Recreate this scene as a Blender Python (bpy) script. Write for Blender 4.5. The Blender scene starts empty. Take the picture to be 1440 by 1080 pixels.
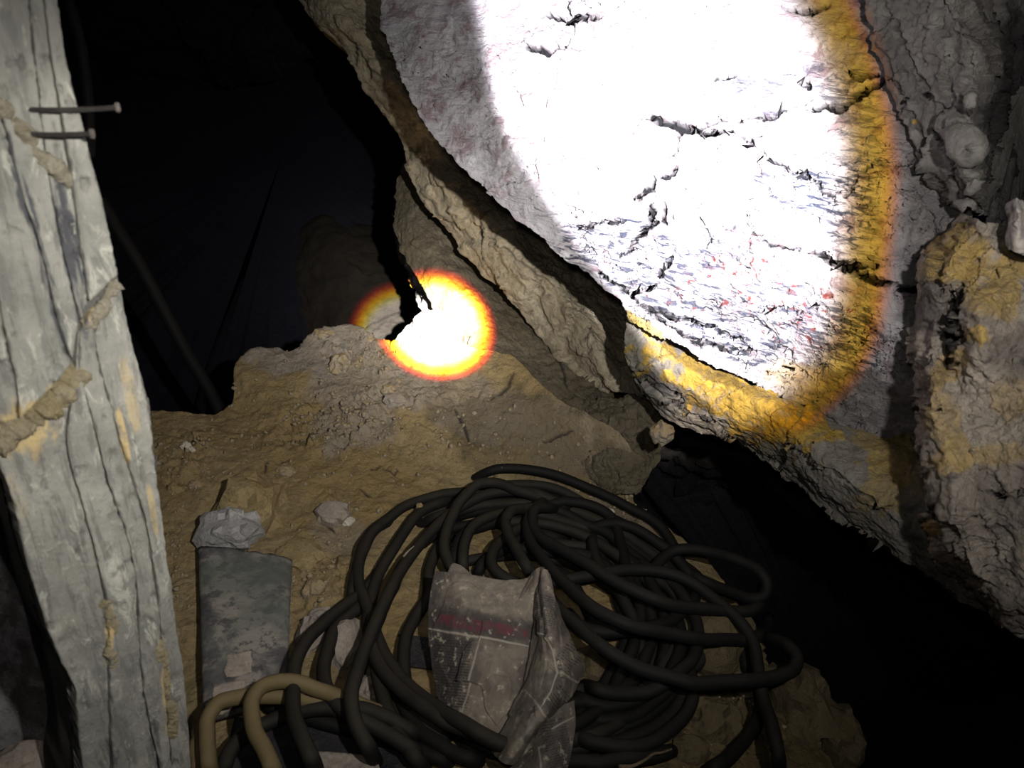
import bpy, bmesh, math, random
import numpy as np
from mathutils import Vector, Matrix

random.seed(7)
RNG = np.random.default_rng(7)
SC = bpy.context.scene
COL = SC.collection

# ------------------------------------------------------------------ camera
F = 1040.0                      # focal length in pixels of the 1440 wide frame
CAMH = 1.10                     # camera height above the dirt floor
G = np.array([-0.0944, 0.8752, 0.4742]); G /= np.linalg.norm(G)      # "down" seen from the camera (x right, y down, z forward)
FH = np.array([0, 0, 1.0]) - G * G[2]; FH /= np.linalg.norm(FH)      # level forward
RH = np.cross(G, FH)                                                  # level right
RH /= np.linalg.norm(RH)
if RH[0] < 0: RH = -RH
C2W = np.stack([RH, FH, -G])                                          # rows: world X, Y, Z
CAM = np.array([0, 0, CAMH])

def to_world(p):
    return np.asarray(p, float) @ C2W.T + CAM
def ray(px, py):
    px = np.asarray(px, float); py = np.asarray(py, float)
    return np.stack([(px - 720) / F, (py - 540) / F, np.ones_like(px)], -1)
def at(px, py, z):
    return to_world(ray(px, py) * np.asarray(z, float)[..., None])
def zh(px, py, h):               # depth of the level plane at height h
    return (CAMH - np.asarray(h, float)) / (ray(px, py) @ G)

cd = bpy.data.cameras.new('camera'); cam = bpy.data.objects.new('camera', cd); COL.objects.link(cam)
cd.sensor_fit = 'HORIZONTAL'; cd.sensor_width = 36; cd.lens = 36 * F / 1440
cd.clip_start = 0.02; cd.clip_end = 60
cd.dof.use_dof = True; cd.dof.focus_distance = 1.7; cd.dof.aperture_fstop = 7.0
xa, ya, za = C2W @ np.array([1, 0, 0.]), C2W @ np.array([0, -1, 0.]), C2W @ np.array([0, 0, -1.])
cam.matrix_world = Matrix(((xa[0], ya[0], za[0], 0), (xa[1], ya[1], za[1], 0), (xa[2], ya[2], za[2], CAMH), (0, 0, 0, 1)))
SC.camera = cam
SC.view_settings.view_transform = 'Standard'; SC.view_settings.look = 'None'
SC.view_settings.gamma = 1; SC.view_settings.use_curve_mapping = False
SC.view_settings.exposure = 0.0
w = bpy.data.worlds.new('mine_dark'); SC.world = w; w.use_nodes = True
w.node_tree.nodes['Background'].inputs[0].default_value = (0.25, 0.3, 1, 1)
w.node_tree.nodes['Background'].inputs[1].default_value = 0.0010

# ------------------------------------------------------------------ node helper
class NT:
    def __init__(s, tree): s.t = tree; s.n = tree.nodes; s.l = tree.links
    def node(s, typ, ins=None, **kw):
        n = s.n.new(typ)
        for k, v in kw.items(): setattr(n, k, v)
        for k, v in (ins or {}).items(): s.set(n.inputs[k], v)
        return n
    def set(s, inp, v):
        if isinstance(v, bpy.types.NodeSocket): s.l.new(v, inp)
        else: inp.default_value = v
    def m(s, op, a, b=0.0, c=None):
        n = s.n.new('ShaderNodeMath'); n.operation = op; s.set(n.inputs[0], a); s.set(n.inputs[1], b)
        if c is not None: s.set(n.inputs[2], c)
        return n.outputs[0]
    def sm(s, x, lo, hi, a=0.0, b=1.0):
        n = s.n.new('ShaderNodeMapRange'); n.interpolation_type = 'SMOOTHSTEP'
        s.set(n.inputs['Value'], x); s.set(n.inputs['From Min'], lo); s.set(n.inputs['From Max'], hi)
        s.set(n.inputs['To Min'], a); s.set(n.inputs['To Max'], b)
        return n.outputs['Result']
    def dot(s, a, b):
        n = s.n.new('ShaderNodeVectorMath'); n.operation = 'DOT_PRODUCT'; s.set(n.inputs[0], a); s.set(n.inputs[1], b)
        return n.outputs['Value']
    def mix(s, f, a, b, mode='MIX'):
        n = s.n.new('ShaderNodeMix'); n.data_type = 'RGBA'; n.blend_type = mode
        s.set(n.inputs[0], f)
        for i, v in ((6, a), (7, b)):
            if not isinstance(v, bpy.types.NodeSocket) and len(v) == 3: v = (*v, 1)
            s.set(n.inputs[i], v)
        return n.outputs[2]
    def noise(s, vec, scale, detail=6, rough=0.6, dist=0.0):
        n = s.n.new('ShaderNodeTexNoise'); s.set(n.inputs['Vector'], vec); s.set(n.inputs['Scale'], scale)
        s.set(n.inputs['Detail'], detail); s.set(n.inputs['Roughness'], rough); s.set(n.inputs['Distortion'], dist)
        return n.outputs['Fac']

# ------------------------------------------------------------------ the torch held just right of the camera and an added fill light
def lamp_frame(pos, target):
    a = Vector(target) - Vector(pos); a.normalize()
    u = a.cross(Vector((0, 0, 1))).normalized(); v = u.cross(a).normalized()      # u right, v up
    return a, u, v
def torch(name, pos, target, cone_deg, build, label, radius=0.012):
    a, u, v = lamp_frame(pos, target)
    ld = bpy.data.lights.new(name, 'SPOT'); ld.energy = 1.0; ld.spot_size = math.radians(cone_deg); ld.spot_blend = 0.15
    ld.shadow_soft_size = radius
    ob = bpy.data.objects.new(name, ld); COL.objects.link(ob); ob.location = pos
    ob.rotation_euler = a.to_track_quat('-Z', 'Y').to_euler()
    ld.use_nodes = True; t = NT(ld.node_tree)
    em = ld.node_tree.nodes['Emission']
    inc = t.node('ShaderNodeNewGeometry').outputs['Incoming']
    ca = t.m('MAXIMUM', t.dot(inc, tuple(a)), 0.02)
    uu = t.m('DIVIDE', t.dot(inc, tuple(u)), ca); vv = t.m('DIVIDE', t.dot(inc, tuple(v)), ca)
    build(t, em, uu, vv, (a, u, v, Vector(pos)))
    ob['label'] = label; ob['kind'] = 'helper'
    return ob
def uv_of(fr, p):
    a, u, v, o = fr; d = Vector(p) - o; return d.dot(u) / d.dot(a), d.dot(v) / d.dot(a)
LAMP = to_world(np.array([0.20, -0.10, 0.02]))

def beam_narrow(t, uu, vv, fr):
    pc = uv_of(fr, at(611., 458., 2.2)); hx = t.m('SUBTRACT', uu, pc[0]); hy = t.m('SUBTRACT', vv, pc[1])
    r = t.m('SQRT', t.m('ADD', t.m('MULTIPLY', hx, hx), t.m('MULTIPLY', hy, hy)))
    R0 = 0.0775
    return [t.m('MULTIPLY', t.sm(r, R0 * a, R0 * b, 1, 0), 9500.0) for a, b in ((.80, 1.06), (.70, .98), (.62, .82))]
def beam_wide(t, uu, vv, fr):
    # an oval beam with a coloured rim on its far side and a plain cut-off on its near side
    def curve(pts, deg):
        q = np.array([uv_of(fr, at(float(x), float(y), float(z))) for x, y, z in pts]); return np.polyfit(q[:, 1], q[:, 0], deg)
    def poly(c):
        o = float(c[0])
        for k in c[1:]: o = t.m('ADD', t.m('MULTIPLY', o, vv), float(k))
        return o
    lc = curve([(640, -60, 1.66), (655, 0, 1.63), (690, 100, 1.58), (728, 220, 1.54), (780, 320, 1.53), (814, 360, 1.54), (852, 400, 1.54), (884, 440, 1.54), (900, 490, 1.57), (918, 550, 1.6), (945, 600, 1.64)], 5)
    rc = curve([(1185, -100, 1.36), (1205, 0, 1.36), (1238, 100, 1.32), (1256, 220, 1.30), (1258, 320, 1.28), (1248, 420, 1.28), (1222, 500, 1.30), (1185, 560, 1.36), (1130, 610, 1.42), (1050, 645, 1.5), (940, 680, 1.6)], 5)
    dl = t.m('SUBTRACT', uu, poly(lc)); dr = t.m('SUBTRACT', poly(rc), uu)
    left = t.sm(dl, -0.010, 0.016, 0, 1); left = t.m('MULTIPLY', left, left)
    wide = t.sm(dr, 0.042, 0.125, 0, 1)
    va, vc = uv_of(fr, at(1000., 620., 1.5))[1], uv_of(fr, at(1000., 380., 1.42))[1]
    wide = t.m('MULTIPLY', t.m('MULTIPLY', wide, wide), t.sm(vv, va, vc, 0.2, 1.0))
    R = t.m('ADD', t.m('MULTIPLY', t.sm(dr, 0.0, 0.016, 0, 1), 0.078), t.m('MULTIPLY', wide, 0.9))
    Gc = t.m('ADD', t.m('MULTIPLY', t.sm(dr, 0.003, 0.03, 0, 1), 0.047), t.m('MULTIPLY', wide, 0.92))
    B = t.m('ADD', t.m('MULTIPLY', t.sm(dr, 0.02, 0.07, 0, 1), 0.008), t.m('MULTIPLY', wide, 1.05))
    left = t.m('MULTIPLY', left, t.sm(vv, uv_of(fr, at(1000., 632., 1.5))[1], uv_of(fr, at(1000., 592., 1.5))[1], 0, 1))
    inside = t.m('MULTIPLY', t.sm(dr, -0.004, 0.02, 0, 1), left)
    return [t.m('MULTIPLY', t.m('MULTIPLY', k, left), 1350.0) for k in (R, Gc, B)], inside
def beam_torch(t, em, uu, vv, fr):
    r2 = t.m('ADD', t.m('MULTIPLY', uu, uu), t.m('MULTIPLY', t.m('MULTIPLY', vv, vv), 1.15))
    r2 = t.m('ADD', r2, t.m('MULTIPLY', t.m('MULTIPLY', t.m('MAXIMUM', t.m('MULTIPLY', uu, -1.0), 0.0), t.m('MAXIMUM', t.m('ADD', vv, 0.0), 0.0)), 9.0))
    r2 = t.m('ADD', r2, t.m('MULTIPLY', t.m('MULTIPLY', t.m('MAXIMUM', t.m('MULTIPLY', uu, -1.0), 0.0), t.m('MAXIMUM', t.m('MULTIPLY', vv, -1.0), 0.0)), -1.05))
    pc = uv_of(fr, at(592., 415., 2.2)); hx = t.m('SUBTRACT', uu, pc[0]); hy = t.m('SUBTRACT', vv, pc[1])
    halo = t.m('EXPONENT', t.m('MULTIPLY', t.m('ADD', t.m('MULTIPLY', hx, hx), t.m('MULTIPLY', hy, hy)), -52.0))
    g = t.m('EXPONENT', t.m('MULTIPLY', r2, -1.7))
    sp = t.m('ADD', t.m('MULTIPLY', g, 104.0), t.m('MULTIPLY', halo, 420.0))
    n = beam_narrow(t, uu, vv, fr); w_, ins = beam_wide(t, uu, vv, fr)
    ch = [t.m('ADD', t.m('MULTIPLY', t.m('MULTIPLY', sp, k), t.m('SUBTRACT', 1.0, t.m('MULTIPLY', ins, q))), t.m('ADD', a, b)) for k, q, a, b in zip((1.0, .97, .93), (.35, .58, .92), n, w_)]
    c = t.node('ShaderNodeCombineColor', {0: ch[0], 1: ch[1], 2: ch[2]})
    t.set(em.inputs['Color'], c.outputs[0]); em.inputs['Strength'].default_value = 1.0
def beam_fill(t, em, uu, vv, fr):
    r2 = t.m('ADD', t.m('MULTIPLY', uu, uu), t.m('MULTIPLY', vv, vv))
    em.inputs['Color'].default_value = (1, 0.97, 0.93, 1)
    t.set(em.inputs['Strength'], t.m('MULTIPLY', t.m('EXPONENT', t.m('MULTIPLY', r2, -1.6)), 13.0))
torch('fill_light', to_world(np.array([-0.02, -0.06, 0.0])), at(690., 330., 1.9), 160, beam_fill, 'weak fill light added near the viewer to soften black shadows', 0.02)  # added fill light, lifts the shadows that the torch leaves black
torch('torch', LAMP, at(690., 290., 1.9), 168, beam_torch, 'hand torch held right of the viewer: a narrow and a wide hot beam with weak spill')

# ------------------------------------------------------------------ numpy noise
_perm = np.random.default_rng(3).permutation(256); _perm = np.concatenate([_perm, _perm, _perm])
_grad = np.random.default_rng(4).normal(size=(256, 3)); _grad /= np.linalg.norm(_grad, axis=1)[:, None]
def perlin(P):
    i = np.floor(P).astype(int); f = P - i; u = f * f * f * (f * (f * 6 - 15) + 10); i &= 255
    out = 0
    for dx in (0, 1):
        for dy in (0, 1):
            for dz in (0, 1):
                h = _perm[_perm[_perm[(i[..., 0] + dx) & 255] + ((i[..., 1] + dy) & 255)] + ((i[..., 2] + dz) & 255)]
                d = f - np.array([dx, dy, dz])
                wgt = (u[..., 0] if dx else 1 - u[..., 0]) * (u[..., 1] if dy else 1 - u[..., 1]) * (u[..., 2] if dz else 1 - u[..., 2])
                out = out + wgt * (_grad[h] * d).sum(-1)
    return out * 1.5
def fbm(P, scale, octv=5, rough=0.5, seed=0, ridged=False):
    P = np.asarray(P) * scale + seed * 17.31; a = 1.0; o = 0; tot = 0
    for _ in range(octv):
        n = perlin(P)
        if ridged: n = 1 - 2 * np.abs(n)
        o = o + a * n; tot += a; a *= rough; P = P * 2.03 + 5.7
    return o / tot
_vr = np.random.default_rng(5).random((4096, 8))
def facets(P, scale, seed=0, tilt=0.8):
    """broken-rock facets: every cell is a randomly tilted plane"""
    Q = np.asarray(P) * scale + seed * 11.7; b = np.floor(Q).astype(int)
    best = np.full(Q.shape[:-1], 1e9); val = np.zeros(Q.shape[:-1]); sec = np.full(Q.shape[:-1], 1e9)
    for dx in (-1, 0, 1):
        for dy in (-1, 0, 1):
            for dz in (-1, 0, 1):
                c = b + np.array([dx, dy, dz])
                k = ((c[..., 0] * 73856093) ^ (c[..., 1] * 19349663) ^ (c[..., 2] * 83492791)) & 4095
                r = _vr[k]; d = Q - (c + r[..., :3])
                d2 = (d * d).sum(-1)
                v = (r[..., 3] - .5) + tilt * (d * (r[..., 4:7] - .5) * 2).sum(-1)
                n = d2 < best
                sec = np.where(n, best, np.minimum(sec, d2)); val = np.where(n, v, val); best = np.where(n, d2, best)
    edge = np.sqrt(sec) - np.sqrt(best)
    return val, edge
def sstep(x, a, b):
    t = np.clip((x - a) / (b - a), 0, 1); return t * t * (3 - 2 * t)

# ------------------------------------------------------------------ mesh helpers
def cat(pts, n):
    """resample a polyline to n points, Catmull-Rom, even in length of the first two columns"""
    p = np.asarray(pts, float)
    if len(p) == 1: return np.repeat(p, n, 0)
    d = np.concatenate([[0], np.cumsum(np.maximum(np.linalg.norm(np.diff(p[:, :2], axis=0), axis=1), 1e-6))])
    t = np.linspace(0, d[-1], n); k = np.clip(np.searchsorted(d, t, 'right') - 1, 0, len(p) - 2)
    s = ((t - d[k]) / (d[k + 1] - d[k]))[:, None]
    q = np.vstack([2 * p[0] - p[1], p, 2 * p[-1] - p[-2]])
    dd = np.diff(np.concatenate([[d[0] - (d[1] - d[0])], d, [d[-1] + d[-1] - d[-2]]]))
    p0, p1, p2, p3 = q[k], q[k + 1], q[k + 2], q[k + 3]
    a, b, c = dd[k][:, None], dd[k + 1][:, None], dd[k + 2][:, None]
    m1 = ((p1 - p0) / a * b + (p2 - p1) / b * a) / (a + b) * b
    m2 = ((p2 - p1) / b * c + (p3 - p2) / c * b) / (b + c) * b
    s2, s3 = s * s, s * s * s
    return (2 * s3 - 3 * s2 + 1) * p1 + (s3 - 2 * s2 + s) * m1 + (-2 * s3 + 3 * s2) * p2 + (s3 - s2) * m2
def loft(rows, nu, nv):
    R = np.stack([cat(r, nu) for r in rows])                     # K, nu, 3
    mid = R.reshape(len(rows), -1)
    w = np.concatenate([[0], np.cumsum(np.linalg.norm(np.diff(R.mean(1)[:, :2], axis=0), axis=1))])
    key = np.concatenate([w[:, None], np.zeros((len(rows), 1)), mid], 1)
    out = cat(key, nv)[:, 2:]
    return out.reshape(nv, nu, -1)
def grid_normals(P):
    du = np.gradient(P, axis=1); dv = np.gradient(P, axis=0)
    n = np.cross(du, dv); n /= np.maximum(np.linalg.norm(n, axis=-1, keepdims=True), 1e-9)
    s = np.sign(((CAM - P) * n).sum(-1, keepdims=True)); return n * np.where(s == 0, 1, s)
def link_mesh(name, verts, faces, mat, parent=None, masks=None, smooth=True):
    me = bpy.data.meshes.new(name)
    verts = np.asarray(verts, float)
    if isinstance(faces, np.ndarray) and faces.ndim == 2:
        nf, k = faces.shape
        me.vertices.add(len(verts)); me.vertices.foreach_set('co', verts.astype(np.float32).ravel())
        me.loops.add(nf * k); me.loops.foreach_set('vertex_index', faces.astype(np.int32).ravel())
        me.polygons.add(nf); me.polygons.foreach_set('loop_start', np.arange(0, nf * k, k, dtype=np.int32))
        me.update(calc_edges=True); me.validate()
    else:
        me.from_pydata([tuple(v) for v in verts], [], [tuple(int(i) for i in f) for f in faces]); me.update()
    if smooth: me.polygons.foreach_set('use_smooth', np.ones(len(me.polygons), bool))
    for nm, arr in (masks or {}).items():
        at_ = me.color_attributes.new(nm, 'FLOAT_COLOR', 'POINT'); at_.data.foreach_set('color', np.asarray(arr, np.float32).ravel())
    me.materials.append(mat)
    o = bpy.data.objects.new(name, me); COL.objects.link(o)
    if parent is not None: o.parent = parent
    return o
def tag(o, label=None, cat_=None, group=None, kind=None):
    if label: o['label'] = label
    if cat_: o['category'] = cat_
    if group: o['group'] = group
    if kind: o['kind'] = kind
    return o
def empty(name, loc):
    o = bpy.data.objects.new(name, None); COL.objects.link(o); o.location = loc; o.empty_display_size = 0.05
    bpy.context.view_layer.update()
    return o
def patch_mesh(name, P, mat, thick=0.25, shrink=0.25, parent=None, masks=None, rings=(0.08, 0.25, 0.55, 1.0), back=None):
    """a lofted face with a rounded return on all four sides and a closed back: a solid piece of rock.
    the sides run back along 'back' (default: straight away from the face's own viewers)"""
    nv, nu, _ = P.shape
    idx = np.arange(nv * nu).reshape(nv, nu)
    f = np.stack([idx[:-1, :-1], idx[1:, :-1], idx[1:, 1:], idx[:-1, 1:]], -1).reshape(-1, 4)
    loop = np.concatenate([idx[0, :-1], idx[:-1, -1], idx[-1, :0:-1], idx[:0:-1, 0]])
    V = P.reshape(-1, 3); verts = [V]; faces = [f]
    cen = V.mean(0); B = V[loop]; cur = loop; n0 = len(V); L = len(loop)
    d = B - CAM; d /= np.linalg.norm(d, axis=1)[:, None]
    if back is not None: d = np.broadcast_to(np.asarray(back, float), B.shape)
    for e in rings:
        q = B + d * thick * e
        ctr = cen + d * thick * e
        q = q + (ctr - q) * shrink * e * e
        q = q + 0.12 * thick * e * np.stack([perlin(q * 9 + s * 31) for s in range(3)], -1)
        nxt = np.arange(n0, n0 + L); verts.append(q); n0 += L
        a, b = cur, nxt
        faces.append(np.stack([a, np.roll(a, -1), np.roll(b, -1), b], -1)); cur = nxt
    verts.append((cen + d.mean(0) * thick)[None]); c = n0
    faces.append(np.stack([cur, np.roll(cur, -1), np.full(L, c), np.full(L, c)], -1))
    allv = np.concatenate(verts); allf = np.concatenate(faces)
    quads = allf[allf[:, 2] != allf[:, 3]]; tris = allf[allf[:, 2] == allf[:, 3]][:, :3]
    fl = np.concatenate([quads]).astype(int)
    m2 = {}
    for k, a in (masks or {}).items():
        a = np.asarray(a, float).reshape(-1, 4); ext = [a]
        for _ in rings: ext.append(a[loop])
        ext.append(a.mean(0)[None]); m2[k] = np.concatenate(ext)
    me = bpy.data.meshes.new(name)
    nq, nt = len(fl), len(tris)
    me.vertices.add(len(allv)); me.vertices.foreach_set('co', allv.astype(np.float32).ravel())
    me.loops.add(nq * 4 + nt * 3); me.loops.foreach_set('vertex_index', np.concatenate([fl.ravel(), tris.ravel()]).astype(np.int32))
    me.polygons.add(nq + nt); me.polygons.foreach_set('loop_start', np.concatenate([np.arange(nq) * 4, nq * 4 + np.arange(nt) * 3]).astype(np.int32))
    me.update(calc_edges=True); me.validate()
    me.polygons.foreach_set('use_smooth', np.ones(len(me.polygons), bool))
    for k, a in m2.items():
        at_ = me.color_attributes.new(k, 'FLOAT_COLOR', 'POINT'); at_.data.foreach_set('color', a.astype(np.float32).ravel())
    me.materials.append(mat)
    o = bpy.data.objects.new(name, me); COL.objects.link(o)
    if parent is not None: o.parent = parent
    return o
def polyline_mask(PX, PY, lines, warp=2.5, seed=1):
    """0..1 mask of thin cracks given as [(points, width)]"""
    q = np.stack([PX, PY, np.full_like(PX, seed * 3.1)], -1)
    X = PX + warp * fbm(q, 1 / 22., 4, .6, seed); Y = PY + warp * fbm(q, 1 / 22., 4, .6, seed + 1)
    out = np.zeros_like(PX)
    for pts, wd in lines:
        pts = np.asarray(pts, float); L = np.concatenate([[0], np.cumsum(np.linalg.norm(np.diff(pts, axis=0), axis=1))])
        for k in range(len(pts) - 1):
            a, b = pts[k], pts[k + 1]; ab = b - a; l2 = (ab ** 2).sum()
            t = np.clip(((X - a[0]) * ab[0] + (Y - a[1]) * ab[1]) / l2, 0, 1)
            dist = np.hypot(X - a[0] - t * ab[0], Y - a[1] - t * ab[1])
            s = (L[k] + t * (L[k + 1] - L[k])) / L[-1]
            wloc = wd * (0.35 + 0.65 * np.sqrt(np.clip(4 * s * (1 - s), 0, 1)))
            out = np.maximum(out, 1 - sstep(dist, wloc * 0.35, wloc * 0.95 + 0.8))
    return out
def blob_mask(PX, PY, blobs, seed=1, rough=0.55, amp=0.8, nscale=1 / 40.):
    q = np.stack([PX, PY, np.full_like(PX, seed * 2.7)], -1); n = fbm(q, nscale, 5, rough, seed)
    out = np.zeros_like(PX)
    for (x, y, rx, ry, ang, st) in blobs:
        c, s = math.cos(math.radians(ang)), math.sin(math.radians(ang))
        u = ((PX - x) * c + (PY - y) * s) / rx; v = (-(PX - x) * s + (PY - y) * c) / ry
        out = np.maximum(out, st * (1 - sstep(np.sqrt(u * u + v * v) + amp * n, 0.75, 1.1)))
    return out
def rgba(*ch):
    z = np.zeros_like(ch[0]); ch = list(ch) + [z] * (3 - len(ch)); return np.stack(ch + [np.ones_like(z)], -1)

# ------------------------------------------------------------------ materials
def base_mat(name):
    m = bpy.data.materials.new(name); m.use_nodes = True; t = NT(m.node_tree); b = m.node_tree.nodes['Principled BSDF']
    b.inputs['Roughness'].default_value = 0.85
    try: b.inputs['Specular IOR Level'].default_value = 0.25
    except Exception: pass
    pos = t.node('ShaderNodeNewGeometry').outputs['Position']
    return m, t, b, pos
def bump(t, b, h, strength=0.5, dist=0.01, prev=None):
    n = t.node('ShaderNodeBump', {'Strength': strength, 'Distance': dist, 'Height': h})
    if prev: t.set(n.inputs['Normal'], prev)
    t.set(b.inputs['Normal'], n.outputs[0]); return n.outputs[0]
def vscale(t, pos, s, rot=(0, 0, 0)):
    return t.node('ShaderNodeMapping', {'Vector': pos, 'Scale': s, 'Rotation': rot}).outputs[0]
def rock_mat(name, c1, c2, c3, sc=1.0, masks=False, ochre=(0.42, 0.27, 0.06), bstr=0.6, dust=None, crackc=(0.012, 0.011, 0.012), rough=0.85):
    m, t, b, pos = base_mat(name); b.inputs['Roughness'].default_value = rough
    n1 = t.noise(pos, 4.5 * sc, 8, .62); n2 = t.noise(pos, 17 * sc, 8, .68, .6); n3 = t.noise(pos, 70 * sc, 6, .7)
    col = t.mix(t.sm(n1, .38, .62), c1, c2); col = t.mix(t.sm(n2, .52, .70), col, c3)
    col = t.mix(t.sm(n3, .3, .75, 0.0, .55), col, t.mix(1.0, col, (.45, .45, .45), 'MULTIPLY'))
    if dust:
        nz = t.node('ShaderNodeSeparateXYZ', {0: t.node('ShaderNodeNewGeometry').outputs['Normal']}).outputs[2]
        col = t.mix(t.m('MULTIPLY', t.sm(nz, .15, .8), .8), col, dust)
    if masks:
        a = t.node('ShaderNodeSeparateColor', {0: t.node('ShaderNodeVertexColor', layer_name='mask').outputs[0]}).outputs
        ov = t.mix(t.sm(t.noise(pos, 45 * sc, 7, .7), .35, .65), ochre, tuple(x * .6 for x in ochre))
        col = t.mix(t.m('MULTIPLY', a[1], t.sm(t.noise(pos, 24 * sc, 7, .72, .7), .30, .50)), col, ov)
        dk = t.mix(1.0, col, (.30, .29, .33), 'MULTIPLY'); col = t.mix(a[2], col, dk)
        col = t.mix(a[0], col, crackc)
    t.set(b.inputs['Base Color'], col)
    h = t.m('ADD', t.m('MULTIPLY', n2, 1.0), t.m('MULTIPLY', n3, .35))
    bump(t, b, h, bstr, .02)
    return m
M_grey = rock_mat('grey_rock', (.20, .18, .165), (.30, .27, .24), (.13, .115, .11))
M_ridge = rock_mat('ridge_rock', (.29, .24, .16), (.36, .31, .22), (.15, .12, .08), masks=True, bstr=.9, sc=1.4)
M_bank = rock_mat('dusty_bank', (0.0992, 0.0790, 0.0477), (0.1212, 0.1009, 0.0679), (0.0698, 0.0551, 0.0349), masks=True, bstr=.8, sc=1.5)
M_pillar = rock_mat('pillar_rock', (.23, .195, .16), (.33, .285, .23), (.10, .085, .08), masks=True, sc=1.6, bstr=1.0, ochre=(.37, .245, .065))
M_lip = rock_mat('lip_rock', (0.1560, 0.1410, 0.1140), (0.2100, 0.1950, 0.1650), (0.0900, 0.0810, 0.0660), masks=True, ochre=(.36, .235, .035), bstr=1.0, sc=1.6)
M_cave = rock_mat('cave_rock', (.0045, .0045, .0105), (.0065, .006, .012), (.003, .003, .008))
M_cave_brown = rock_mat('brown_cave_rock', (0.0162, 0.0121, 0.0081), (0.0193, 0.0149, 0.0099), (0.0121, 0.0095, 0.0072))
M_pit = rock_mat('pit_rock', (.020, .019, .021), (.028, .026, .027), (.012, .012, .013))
M_hole = rock_mat('dark_hole_rock', (0.1250, 0.1200, 0.1175), (0.1875, 0.1750, 0.1650), (0.0750, 0.0725, 0.0725), sc=2)
M_wedge = rock_mat('wedge_rock', (.115, .105, .095), (.19, .175, .16), (.07, .064, .06), masks=True)
M_stone = rock_mat('stone', (.23, .195, .15), (.30, .25, .18), (.17, .15, .13), sc=3, dust=(.27, .20, .10))
M_stone_grey = rock_mat('grey_stone', (.30, .29, .28), (.38, .37, .35), (.20, .19, .19), sc=3)
M_stone_pale = rock_mat('pale_stone', (.50, .46, .38), (.58, .53, .44), (.38, .34, .28), sc=4)
M_stone_shaded = rock_mat('shaded_tan_stone', (.095, .072, .036), (.12, .092, .05), (.06, .046, .025), sc=3)  # tan stone with the torch's falloff put into its colour
M_stone_tan = rock_mat('tan_stone', (.25, .185, .085), (.29, .22, .11), (.18, .135, .065), sc=3)

def make_slab_mat():
    m, t, b, pos = base_mat('slab_rock'); b.inputs['Roughness'].default_value = .8
    n1 = t.noise(pos, 5, 8, .6); n2 = t.noise(pos, 22, 8, .68, .5); n3 = t.noise(pos, 90, 6, .7)
    col = t.mix(t.sm(n1, .4, .6), (.27, .255, .268), (.335, .318, .328))
    col = t.mix(t.sm(n2, .50, .62), col, (.20, .155, .165))
    col = t.mix(t.sm(t.noise(pos, 11, 8, .7, .8), .54, .64, 0, .75), col, (.42, .41, .425))
    mk = t.node('ShaderNodeSeparateColor', {0: t.node('ShaderNodeVertexColor', layer_name='mask').outputs[0]}).outputs
    mk2 = t.node('ShaderNodeSeparateColor', {0: t.node('ShaderNodeVertexColor', layer_name='mask2').outputs[0]}).outputs
    st = vscale(t, pos, (14, 22, 75), (0.25, 0.1, 0.0))
    s1 = t.noise(st, 1.5, 7, .68, .9)
    streak = t.m('MULTIPLY', mk[2], t.sm(s1, .46, .58))
    col = t.mix(streak, col, (.022, .026, .042))
    red = t.m('MULTIPLY', mk2[0], t.sm(t.noise(pos, 42, 6, .7, 1.0), .55, .63))
    col = t.mix(red, col, (.10, .018, .012))
    oc = t.mix(t.sm(s1, .4, .6), (.36, .25, .05), (.22, .17, .06))
    col = t.mix(mk[1], col, oc)
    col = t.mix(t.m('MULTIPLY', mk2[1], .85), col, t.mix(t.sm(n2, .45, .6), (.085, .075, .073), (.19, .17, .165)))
    col = t.mix(mk[0], col, (.003, .003, .004))
    t.set(b.inputs['Base Color'], col)
    bump(t, b, t.m('ADD', t.m('ADD', n2, t.m('MULTIPLY', n3, .3)), t.m('MULTIPLY', s1, .45)), .9, .02)
    return m
M_slab = make_slab_mat()

def make_dirt():
    m, t, b, pos = base_mat('ochre_dirt'); b.inputs['Roughness'].default_value = .95
    n1 = t.noise(pos, 3.2, 8, .6); n2 = t.noise(pos, 18, 8, .68); n3 = t.noise(pos, 110, 6, .72)
    col = t.mix(t.sm(n1, .38, .62), (.275, .195, .085), (.31, .235, .12))
    col = t.mix(t.sm(n2, .50, .72), col, (.175, .13, .07))
    col = t.mix(t.sm(n3, .56, .70, 0, .6), col, (.11, .085, .05))
    mk = t.node('ShaderNodeSeparateColor', {0: t.node('ShaderNodeVertexColor', layer_name='mask').outputs[0]}).outputs
    col = t.mix(mk[1], col, t.mix(t.sm(n2, .4, .65), (.23, .19, .145), (.30, .26, .21)))
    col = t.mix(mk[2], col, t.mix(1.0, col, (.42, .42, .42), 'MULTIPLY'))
    col = t.mix(mk[0], col, (.03, .025, .02))
    t.set(b.inputs['Base Color'], col)
    bump(t, b, t.m('ADD', n2, t.m('MULTIPLY', n3, .8)), .95, .014)
    return m
M_dirt = make_dirt()

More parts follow.
